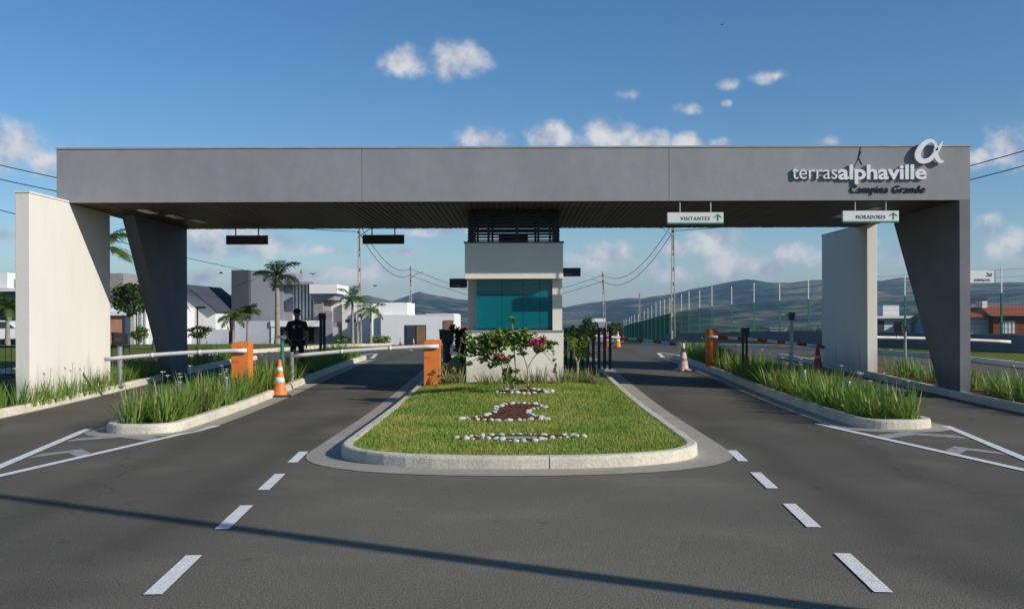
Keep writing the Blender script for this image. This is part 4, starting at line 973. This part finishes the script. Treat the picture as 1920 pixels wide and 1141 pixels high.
h5 = house('stacked white blocks of a house with two small dark windows', 645, 92, [('left_block', 605, 641, 563, None, 0, 7, HWHITE), ('right_block', 641.3, 690, 568, None, -.5, 8, HWHITE), ('lower_block', 668, 692, 583, None, -1, 3, HWHITE),
     ('gate_panel', 622, 640, 604, None, -.2, .2, HGREY), ('garage_door', 624, 638, 613, None, -.28, .06, HBLUE), ('window', 648, 656, 598, 604, -.53, .06, HGLASS), ('window', 660, 669, 598, 604, -.53, .06, HGLASS), ('canopy', 600, 645, 561, 563.5, -.2, 2, HWHITE)])
h6 = house('low white corner house with brown door and glass side light', 770, 82, [('main_block', 714, 852, 590, None, 0, 9, HWHITE), ('upper_block', 712, 764, 567, 590, 2, 6, HWHITE), ('side_block', 700, 713.7, 591, None, .5, 8, HWHITE),
     ('door_recess', 759, 799, 609, None, -.05, .06, HDARK), ('glass_side_light', 762, 778, 612, None, -.10, .04, HGLASS), ('door', 781, 797, 612, None, -.11, .05, HBROWN), ('parapet', 798, 850, 588, 590.5, -.03, 8.8, HWHITE), ('brown_pier', 833, 850, 600, None, -.1, .3, HBROWN)])
h3 = thing('house', 'white gable house with sloping dark roof edge behind the slanted leg', 'house', (ax(360, 84), 84, zt(84) - .3))
def w3(px, py): return (ax(px, 84) - h3.location.x, az_(px, py, 84) - h3.location.z)
MB().prism([(w3(300, 640)[0], 0), (w3(404, 640)[0], 0), w3(404, 584), w3(352, 541), w3(300, 575)], 'y', 0, 9).build('gable_wall', HWHITE, h3)
a, b = w3(352, 538), w3(409, 585); MB().prism([a, (b[0], b[1]), (b[0], b[1] + .18), (a[0], a[1] + .22)], 'y', -.5, 9.5).build('roof', HDARK, h3)
c = w3(296, 576); MB().prism([c, a, (a[0], a[1] + .22), (c[0], c[1] + .2)], 'y', -.5, 9.5).build('roof', HDARK, h3)
MB().box(w3(352, 0)[0], w3(440, 0)[0], -2.0, -1.8, 0, w3(380, 617)[1]).build('garden_wall', HBLUE, h3)
h2 = house('white house with vertical fins, orange garage door and stone tower', 240, 74, [('stone_tower', 196, 231, 512, None, 1.5, 5, HSTONE), ('main_block', 150, 300, 575, None, .8, 8, HWHITE), ('roof_edge', 232, 300, 533, 538, .5, 8, HDARK), ('upper_block', 233, 298, 538, 575, 2, 6, HWHITE), ('garage_door', 205, 233, 593, None, .7, .08, HPEACH), ('front_beam', 190, 240, 583, 591, .4, .5, HWHITE)] +
     [('fin', 243 + 7 * i, 246.5 + 7 * i, 570, None, .3, .45, HWHITE) for i in range(5)])
h1 = house('white and grey house at the far left behind the parked car', 0, 80, [('upper_block', -60, 14, 511, 540, 0, 7, HWHITE), ('grey_block', 14.3, 70, 523, 541, 1, 6, HGREY), ('slab', -80, 75, 541, 546, -.5, 8, HWHITE), ('lower_wall', -80, 72, 546.3, 565, .5, 7, HGREY), ('ground_floor', -80, 70, 565.3, None, 1.5, 6, HDARK), ('column', 40, 46, 565.3, None, .2, .5, HWHITE)])
hx = house('small brown and orange-roofed house beyond the white corner house', 860, 130, [('wall', 845, 885, 622, None, 0, 8, HBROWN), ('roof', 840, 890, 612, 621.7, -.6, 9, TILE)])
# houses on the right, beyond the fence
hr = house('white flat-roofed house with square water tower beyond the fence', 1690, 75, [('main_block', 1600, 1735, 596, None, 0, 8, HWHITE), ('tower', 1656, 1686, 572, 595.7, 1.5, 2, HWHITE), ('roof_slab', 1630, 1732, 592, 596.5, -.5, 9, HWHITE), ('opening', 1676, 1692, 603, 625, -.03, .06, HBROWN), ('opening', 1708, 1727, 604, 625, -.03, .06, HGREY), ('dark_bay', 1640, 1658, 601, 625, -.03, .06, HDARK)])
hb = thing('house', 'red brick house with orange tiled hip roof beyond the fence', 'house', (ax(1890, 68), 68, zt(68) - .3))
def wb(px, py, Y=68): return (ax(px, Y) - hb.location.x, az_(px, py, Y) - hb.location.z)
MB().box(wb(1862, 0)[0], wb(1990, 0)[0], 0, 8, 0, wb(1890, 592)[1]).build('wall', BRICK, hb)
MB().box(wb(1790, 0)[0], wb(1861.7, 0)[0], .6, 7, 0, wb(1830, 594)[1]).build('wall', HBLUE, hb)
for (p0, p1, pr, y0, y1, dy) in ((1848, 2005, 0, 572, 591, -.6), (1780, 1868, 0, 577, 594, -.2)):
    x0, z0 = wb(p0, y1); x1, _ = wb(p1, y1); z1 = wb(p0, y0)[1]
    MB().add([(x0, dy, z0), (x1, dy, z0), (x1, dy + 9, z0), (x0, dy + 9, z0), (x0 + 1.4, dy + 4.5, z1), (x1 - 1.4, dy + 4.5, z1)], [(0, 1, 5, 4), (1, 2, 5), (2, 3, 4, 5), (3, 0, 4), (3, 2, 1, 0)]).build('roof', TILE, hb)
MB().box(wb(1880, 0)[0], wb(1902, 0)[0], -.06, .0, wb(1890, 625)[1], wb(1890, 601)[1]).build('window', HBLUE, hb)
for p in (1884, 1891, 1898): MB().box(wb(p, 0)[0] - .03, wb(p, 0)[0] + .03, -.09, -.061, wb(1890, 625)[1], wb(1890, 601)[1]).build('window_bar', HWHITE, hb)
MB().box(wb(1880, 0)[0], wb(1890, 0)[0], 3, 4, wb(1890, 580)[1], wb(1890, 563)[1]).build('water_tank', HWHITE, hb)
hd = house('dark flat building behind the brick house', 1850, 95, [('wall', 1800, 1850, 556, None, 0, 8, HDARK), ('low_wing', 1820, 1880, 570, None, -1, 6, HGREY)])
house('small white shed on the slope below the green fence', 1480, 110, [('wall', 1445, 1475, 616, None, 0, 4, HWHITE), ('roof', 1443, 1477, 614, 616, -.2, 4.4, HGREY)], 'shed')
house('pale building with slanted top in the valley beside the leaning pole', 1120, 210, [('wall', 1110, 1135, 597, None, 0, 8, HWHITE), ('wing', 1118, 1145, 603, None, -1, 5, HGREY)], 'building')

# distant settlement and woods in the valley
def far_ground(x, y):
    r = math.hypot(x, y); z0 = zt(max(min(y, 640), -50))
    if r > 350:
        t = min((r - 350) / 1000, 1); t = t * t * (3 - 2 * t); z0 = z0 * (1 - t) - 34 * t + 5 * t * mnoise.fractal(Vector((x / 420, y / 420, 0)), 1, 2, 4)
    return z0
mb = MB(); r2 = random.Random(21)
for i in range(130):
    a = R(r2.choice([r2.uniform(-13, -2), r2.uniform(2, 28)])); r = r2.uniform(1200, 1850); x, y = r * math.sin(a), r * math.cos(a); z = far_ground(x, y); w, d, h = r2.uniform(5, 12), r2.uniform(5, 12), r2.uniform(3, 6); mb.box(x, x + w, y, y + d, z - 3, z + h)
stuff(tag(mb.build('distant_town', HWHITE), 'scattered pale houses of a distant town in the valley', 'town'))
mb = MB()
for i in range(420):
    a = R(r2.uniform(-12, 30)); r = r2.uniform(260, 1500); x, y = r * math.sin(a), r * math.cos(a)
    if r < 230 and a < R(9): continue
    z = far_ground(x, y); s = r2.uniform(1.0, 2.2) * (1 + r / 900)
    for k in range(46):
        p = Vector((x + r2.gauss(0, s * .6), y + r2.gauss(0, s * .6), z + s * .55 + r2.gauss(0, s * .3))); u = Vector((r2.gauss(0, 1), r2.gauss(0, 1), r2.gauss(0, 1))).normalized() * s * .28; v = u.orthogonal().normalized() * s * .22
        mb.add([p - u, p + v, p + u, p - v], [(0, 1, 2, 3)])
stuff(tag(mb.build('distant_wood', TREEL), 'scattered dark scrub and trees down in the valley', 'woodland'))

# ------------------------------------------------------------------ boundary wall and fence on the right
FP = [(1990, 43, None), (1878, 46, 498), (1775, 49, None), (1697, 52, 524), (1600, 56, None), (1516, 60, 525), (1462, 63, 533), (1414, 66.5, 530), (1372, 70, 537), (1335, 74, 537), (1312, 78, 544), (1292, 82, 546), (1278, 86, 552), (1256, 92, 558), (1246, 97, 561), (1238, 102, 563), (1230, 107, 567),
      (1222, 113, 573), (1215, 119, 577), (1208, 126, 582), (1197, 135, 589), (1190, 143, 596), (1184, 151, 597), (1180, 158, 599), (1174, 168, 603), (1170, 176, 606)]
fence = thing('mesh_fence', 'tall green mesh fence with white-tipped posts curving away down the slope', 'fence', (ax(1516, 47), 47, 0))
bw = thing('boundary_wall', 'low dark grey boundary wall under the green mesh fence', 'wall', (ax(1600, 44), 44, 0))
fpos = []
for px, Y, py in FP:
    Y *= .78
    x = ax(px, Y); g = zt(Y) - .02; top = g + .75; fpos.append((x, Y, g, top, (az_(px, py, Y) if py else top + 3.2)))
for i, (x, Y, g, wt, tp) in enumerate(fpos):
    tp = max(min(tp, wt + 3.1), wt + 2.35); wt0 = wt if i < 14 else g
    o = MB().box(x - .03, x + .03, Y - .03, Y + .03, wt0 - .05, wt + 1.5).build('post', GREENP, fence); o.location = -fence.location
    o = MB().box(x - .02, x + .02, Y - .02, Y + .02, wt + 1.5, tp).build('post_tip', WHITEP, fence); o.location = -fence.location
    if i + 1 < len(fpos):
        x2, Y2, g2, wt2, tp2 = fpos[i + 1]; mb = MB(); a = Vector((x, Y, 0)); b = Vector((x2, Y2, 0)); L = (b - a).length; n = int(L / .06)
        lo, hi = (wt if i < 14 else g), wt + 1.46; lo2, hi2 = (wt2 if i < 14 else g2), wt2 + 1.46; dv = (b - a) / L * .0055; nv = Vector((-dv.y, dv.x, 0))
        for k in range(1, n):
            u = k / n; p = a.lerp(b, u); zl, zh = lo + (lo2 - lo) * u, hi + (hi2 - hi) * u
            mb.add([p - dv + Vector((0, 0, zl)), p + nv + Vector((0, 0, zl)), p + dv + Vector((0, 0, zl)), p - dv + Vector((0, 0, zh)), p + nv + Vector((0, 0, zh)), p + dv + Vector((0, 0, zh))], [(0, 1, 4, 3), (1, 2, 5, 4), (2, 0, 3, 5)])
        for k in range(9):
            u = .02 + k / 8 * .96; z1, z2 = lo + (hi - lo) * u, lo2 + (hi2 - lo2) * u; mb.tube([(a.x, a.y, z1), (b.x, b.y, z2)], .006, 3, False)
        o = mb.build('mesh_panel', FENCEG, fence); o.location = -fence.location
        for z in (.35, .75, 1.1):
            o = MB().tube([(x, Y - .04, wt + 1.5 + z * .75), (x2, Y2 - .04, wt2 + 1.5 + z * .75)], .005, 3, False).build('tension_wire', WIRE, fence); o.location = -fence.location
        if i < 14:
            d = (b - a).normalized(); nn = Vector((-d.y, d.x, 0)) * .09; v = []
            for q, gg, tt in ((a, g, wt), (b, g2, wt2)):
                for zz in (gg - .5, tt):
                    v += [(q.x - nn.x, q.y - nn.y, zz), (q.x + nn.x, q.y + nn.y, zz)]
            o = MB().add(v, [(0, 4, 6, 2), (1, 3, 7, 5), (2, 6, 7, 3), (0, 2, 3, 1), (4, 5, 7, 6)]).build('wall_section', WALLG, bw); o.location = -bw.location
# ------------------------------------------------------------------ utility poles and wires
def upole(x, Y, h, label, lean=0, lamp=0, z0=None, wbase=.30):
    z0 = zt(Y) - .1 if z0 is None else z0
    t = thing('utility_pole', label, 'utility pole', (x, Y, z0)); t.rotation_euler = (0, lean, 0)
    wb_, wt_ = wbase, wbase * .55
    for s in (-1, 1):
        MB().add([(s * wb_ / 2 - s * .05 * k - .0, y, z) for z, w in ((0, wb_), (h, wt_)) for k in (0, 1) for y in (-.07, .07)], [(0, 1, 3, 2), (4, 6, 7, 5), (0, 4, 5, 1), (2, 3, 7, 6), (0, 2, 6, 4), (1, 5, 7, 3)]) if False else None
        b0, b1 = s * wb_ / 2, s * wt_ / 2; i0, i1 = b0 - s * .06, b1 - s * .045
        MB().add([(b0, -.08, 0), (i0, -.08, 0), (i0, .08, 0), (b0, .08, 0), (b1, -.06, h), (i1, -.06, h), (i1, .06, h), (b1, .06, h)], [(0, 1, 2, 3), (4, 7, 6, 5), (0, 4, 5, 1), (1, 5, 6, 2), (2, 6, 7, 3), (3, 7, 4, 0)]).build('flange', POLE, t)
    z = 1.2; k = 0
    MB().box(-wb_ / 2 + .03, wb_ / 2 - .03, -.03, .03, 0, 1.0).build('web', POLE, t)
    while z < h * .72:
        w = wb_ + (wt_ - wb_) * z / h; MB().box(-w / 2 + .03, w / 2 - .03, -.03, .03, z + .75, z + 1.0).build('web', POLE, t); z += 1.0
    w = wt_; MB().box(-w / 2 + .03, w / 2 - .03, -.03, .03, h * .74, h - .01).build('web', POLE, t)
    arm = MB(); arm.box(-.06, .06, -.16, -.065, h - .35, h - .25); arm.box(-.06, .06, -.16, -.065, h - .95, h - .85); arm.build('insulator_bracket', GREYM, t)
    for zz in (h - .3, h - .9): MB().lathe([(.03, -.05), (.05, -.02), (.03, 0), (.05, .03), (.03, .06)], 8, (0, -.2, zz)).build('insulator', DARKM, t, True)
    if lamp:
        MB().tube([(0, -.1, h - 1.2), (lamp * .7, -.3, h - .75), (lamp * 1.3, -.4, h - .62)], .03, 6).build('lamp_arm', GREYM, t)
        MB().prism([(-.28, -.02), (.28, -.02), (.24, .05), (-.24, .06)], 'y', -.1, .1).build('street_lamp', SIGNW, t).location = (lamp * 1.5, -.4, h - .6)
    return t
def pole_top(px, Y, h): return Vector((ax(px, Y), Y - .2, zt(Y) - .1 + h))
upole(ax(674, 66), 66, 8.5, 'tall ladder-like concrete utility pole with lamp near white house blocks', lamp=1)
upole(ax(770, 96), 96, 7.6, 'concrete utility pole with lamp in front of the low white house', lamp=1)
upole(ax(1262, 66), 66, 8.5, 'tall ladder-like concrete utility pole beside the green fence', lamp=-1)
upole(ax(1136, 100), 100, 7.2, 'leaning concrete utility pole beyond the road crest', lean=-.045, lamp=-1)
upole(ax(1199, 150), 150, 7.4, 'far concrete utility pole rising above the green fence')
upole(ax(565, 100), 100, 7.6, 'thin concrete utility pole behind the finned house')
upole(-27, 31, 9.5, 'concrete utility pole left of the portal'); upole(24, 31, 9.5, 'concrete utility pole right of the portal')
# pole behind the photographer whose long shadow crosses the road
sp = thing('street_pole', 'tall round pole standing on the right verge behind the viewpoint', 'utility pole', (7.95, 2.39, 0))
MB().lathe([(.11, -.1), (.105, 1), (.08, 10.4), (.07, 10.5)], 16).build('shaft', POLE, sp, True)
MB().box(-.05, .05, -.7, .7, 9.7, 9.8).build('cross_arm', POLE, sp)
def wire(a, b, sag, label, r=.022, n=24):
    a, b = Vector(a), Vector(b); pts = [a.lerp(b, i / n) - Vector((0, 0, sag * 4 * (i / n) * (1 - i / n))) for i in range(n + 1)]
    o = MB().tube([p - a for p in pts], r, 5).build('power_line', WIRE); o.location = a; tag(o, label, 'cable', 'overhead power lines')
for dz, nm in ((-.3, 'upper'), (-.9, 'lower')):
    wire(pole_top(1262, 66, 8.5 + dz), (24, 30.8, zt(31) - .1 + 9.5 + dz), .9, f'{nm} power line from the fence-side pole towards the right')
    wire(pole_top(674, 66, 8.5 + dz), (-27, 30.8, zt(31) - .1 + 9.5 + dz), .9, f'{nm} power line from the left street pole towards the left')
    wire(pole_top(1262, 66, 8.5 + dz), pole_top(1131, 100, 7.2 + dz), 1.6, f'{nm} sagging power line between fence-side pole and leaning pole')
    wire(pole_top(674, 66, 8.5 + dz), pole_top(770, 96, 7.6 + dz), 1.2, f'{nm} sagging power line between the two left street poles')
    wire(pole_top(1131, 100, 7.2 + dz), (-10, 128, 3.2 + dz), .8, f'{nm} power line leaving the leaning pole towards the booth')
    wire(pole_top(770, 96, 7.6 + dz), (4, 150, 4 + dz), .8, f'{nm} power line running on behind the guard booth')
wire((-27, 30.8, zt(31) + 8.0), pole_top(565, 100, 6.5), .6, 'power line passing over the gable house')

# small lamp post by the gable house
lp = thing('lamp_post', 'thin dark lamp post in front of the gable house', 'lamp post', (ax(370, 62), 62, zt(62)))
hh = az_(370, 578, 62) - zt(62); MB().tube([(0, 0, -.1), (0, 0, hh)], .05, 8).build('shaft', BLACKM, lp); MB().box(-.05, .5, -.1, .1, hh, hh + .12).build('lamp_head', BLACKM, lp)

# parked white car
car = thing('parked_car', 'white hatchback parked before the house at the far left', 'car', (ax(8, 60), 60, zt(60) + .12)); car.rotation_euler = (0, 0, R(8))
body = MB(); prof = [(-1.95, .35), (1.95, .35), (2.0, .62), (1.9, .85), (1.05, .98), (.45, 1.45), (-1.2, 1.5), (-1.85, 1.05), (-2.0, .8)]
body.prism(prof, 'y', -.85, .85); body.build('body', CARW, car, bevel=.06)
MB().prism([(.92, 1.0), (.42, 1.39), (-.3, 1.42), (-.3, 1.0)], 'y', -.862, -.84).build('side_window', HGLASS, car); MB().prism([(-.38, 1.0), (-.38, 1.42), (-1.15, 1.42), (-1.6, 1.05)], 'y', -.862, -.84).build('side_window', HGLASS, car)
for x in (-1.25, 1.25):
    for y in (-.86, .68):
        o = MB().tube([(x, y, .32), (x, y + .18, .32)], .32, 18).build('wheel', TYRE, car); MB().tube([(x, y - .006, .32), (x, y + .02, .32)], .2, 14).build('rim', GREYM, o)
MB().box(-2.0, -1.9, -.8, -.5, .82, 1.0).build('tail_light', REDP, car)

# birds
for i, (px, py, Y) in enumerate(((415, 512, 70), (587, 514, 70), (703, 536, 75), (1355, 47, 120))):
    c = at(px, py, Y); mb = MB(); s = .16
    mb.tube([(-s, 0, 0), (0, 0, .01), (s, 0, 0)], [.01, .05, .015], 6)
    for q in (-1, 1): mb.add([(-.05, 0, .02), (.07, 0, .02), (.02, q * .16, .10), (-.06, q * .30, .06)], [(0, 1, 2, 3)])
    o = mb.build('bird', BLACKM); o.location = c; o.rotation_euler = (0, 0, i * 1.3); tag(o, 'small dark bird flying in the open sky', 'bird', 'birds in the sky')

# ------------------------------------------------------------------ guard
def person():
    Yp = 25.0; xp = ax(557, Yp); z0 = zt(Yp) + .12
    t = thing('person', 'guard in black uniform and cap standing with hand at hip beside lowered arm', 'person', (xp, Yp, z0)); t.rotation_euler = (0, 0, R(14)); t.scale = (.93, .93, .925)
    V = []; E = []; RD = []
    def chain(pts, start=None):
        prev = start
        for (x, y, z, r) in pts:
            V.append((x, y, z)); RD.append(r); i = len(V) - 1
            if prev is not None: E.append((prev, i))
            prev = i
        return prev
    # facing -y (towards the camera); x to the right in the picture
    pel = chain([(0, 0, .92, (.155, .115))])
    chest = chain([(0, .0, 1.06, (.15, .11)), (0, 0, 1.22, (.175, .12)), (0, .01, 1.36, (.175, .11))], pel)
    neck = chain([(0, .01, 1.44, (.07, .07)), (0, .0, 1.50, (.055, .058)), (0, -.015, 1.56, (.075, .085)), (.0, -.02, 1.63, (.078, .095)), (0, -.015, 1.69, (.07, .085))], chest)
    for s in (-1, 1):
        kx = .02 if s > 0 else -.01
        foot = chain([(s * .10, 0, .82, (.095, .10)), (s * .115, -.01, .50, (.066, .07)), (s * .125 + kx, .01, .30, (.058, .06)), (s * .13 + kx, .02, .10, (.045, .05)), (s * .135 + kx, -.02, .045, (.045, .045)), (s * .15 + kx, -.15, .035, (.042, .032))], pel)
    def hand(wi, x, y, z, dx, dy, s):
        palm_ = chain([(x, y, z, (.030, .026)), (x + dx * .05, y + dy * .05, z - .045, (.036, .022))], wi)
        for k, (o, l) in enumerate(((-.028, .06), (-.009, .07), (.01, .066), (.028, .05))):
            chain([(x + dx * .07, y + dy * .06 + o, z - .075, (.0095, .0095)), (x + dx * .085, y + dy * .075 + o, z - .075 - l * .55, (.009, .009)), (x + dx * .07 - s * .012, y + dy * .08 + o, z - .075 - l, (.008, .008))], palm_)
        chain([(x + dx * .03 - s * .01, y - .035, z - .035, (.011, .011)), (x + dx * .03 - s * .02, y - .055, z - .07, (.009, .009))], palm_)
    # right arm of the picture hangs beside the pocket, the left one bends forward at the hip
    w = chain([(.20, .01, 1.37, (.075, .075)), (.245, .02, 1.20, (.056, .056)), (.265, .03, 1.08, (.045, .045)), (.265, -.02, .93, (.038, .038)), (.25, -.07, .82, (.028, .028))], chest); hand(w, .245, -.085, .79, -.1, -.2, 1)
    w = chain([(-.20, .01, 1.37, (.075, .075)), (-.265, .03, 1.20, (.056, .056)), (-.29, .04, 1.09, (.045, .045)), (-.255, -.09, .98, (.038, .038)), (-.20, -.18, .92, (.028, .028))], chest); hand(w, -.185, -.20, .91, .3, -.25, -1)
    me = bpy.data.meshes.new('body'); me.from_pydata(V, E, []); o = bpy.data.objects.new('skin_tmp', me); COL.objects.link(o)
    md = o.modifiers.new('skin', 'SKIN'); md.use_smooth_shade = True
    for i, sv in enumerate(me.skin_vertices[0].data): sv.radius = RD[i]; sv.use_root = (i == 0)
    ss = o.modifiers.new('sub', 'SUBSURF'); ss.levels = 2; ss.render_levels = 2
    dg = bpy.context.evaluated_depsgraph_get(); dg.update(); m2 = bpy.data.meshes.new_from_object(o.evaluated_get(dg)); bpy.data.objects.remove(o)
    m2.materials.clear(); m2.materials.append(CLOTH); m2.materials.append(SKIN)
    for p in m2.polygons:
        c = p.center; sk = 0
        if c.z > 1.475 and c.z < 1.80: sk = 1
        if abs(c.x) > .17 and c.z < 1.16 and c.z > .6: sk = 1
        if abs(c.x) > .14 and c.y < -.12 and .7 < c.z < 1.0: sk = 1
        p.material_index = sk; p.use_smooth = True
    link('body', m2, t)
    cap = MB(); cap.lathe([(.086, 1.655), (.098, 1.665), (.097, 1.71), (.075, 1.75), (.03, 1.772), (.005, 1.775)], 18, (0, -.012, 0)); cap.add([(-.075, -.09, 1.672), (.075, -.09, 1.672), (.06, -.185, 1.655), (-.06, -.185, 1.655), (-.075, -.09, 1.66), (.075, -.09, 1.66), (.06, -.185, 1.645), (-.06, -.185, 1.645)], [(0, 1, 2, 3), (7, 6, 5, 4), (2, 6, 7, 3), (1, 5, 6, 2), (3, 7, 4, 0)])
    cap.build('cap', CLOTH, t, True)
    f = MB()
    for s in (-1, 1): f.lathe([(.003, -.006), (.010, 0), (.003, .006)], 8, (s * .032, -.113, 1.625))
    f.build('eye', BLACKM, t)
    MB().prism([(-.012, 1.585), (.012, 1.585), (.006, 1.625), (-.006, 1.625)], 'y', -.132, -.10).build('nose', SKIN, t, bevel=.004)
    for s in (-1, 1): MB().lathe([(.006, -.03), (.018, -.01), (.02, .012), (.008, .03)], 8, (s * .083, 0, 1.61)).build('ear', SKIN, t, True)
    MB().box(-.022, .022, -.112, -.10, 1.552, 1.56).build('mouth', REDP, t)
    MB().prism([(-.16, .90), (.16, .90), (.165, .955), (-.165, .955)], 'y', -.128, .125).build('belt', BLACKM, t, bevel=.01)
    for s in (-1, 1): MB().box(s * .185 - .035, s * .185 + .035, -.07, .07, .76, .92).build('belt_pouch', CLOTH, t, bevel=.015)
    MB().box(-.12, -.06, -.146, -.13, 1.24, 1.31).build('badge', PETALW, t); MB().box(.03, .13, -.146, -.134, 1.28, 1.30).build('name_strip', GREYM, t)
    for s in (-1, 1): MB().prism([(-.21, 0), (.07, 0), (.075, .05), (.05, .13), (-.05, .12), (-.12, .07), (-.21, .055)], 'x', s * .14 - .05, s * .14 + .05).build('boot', BLACKM, t, bevel=.015)
person()
struct(MB().box(-5.86, -5.14, 24.35, 25.85, zt(25) + .08, zt(25) + .125).build('stone_pad', GUTTER))

# ------------------------------------------------------------------ haze
hz = MB().box(-7000, 7000, -7000, 7000, -62, 205).build('haze', None or PETALW); hz.data.materials.clear()
hm = bpy.data.materials.new('haze_air'); hm.use_nodes = True; nt = hm.node_tree; nt.nodes.clear()
o_ = nt.nodes.new('ShaderNodeOutputMaterial'); pv = nt.nodes.new('ShaderNodeVolumePrincipled'); pv.inputs['Color'].default_value = (.40, .64, 1, 1); pv.inputs['Density'].default_value = 1.15e-4; pv.inputs['Anisotropy'].default_value = .2
nt.links.new(pv.outputs[0], o_.inputs['Volume']); hz.data.materials.append(hm); stuff(hz); tag(hz, 'pale blue haze filling the valley air', 'haze')
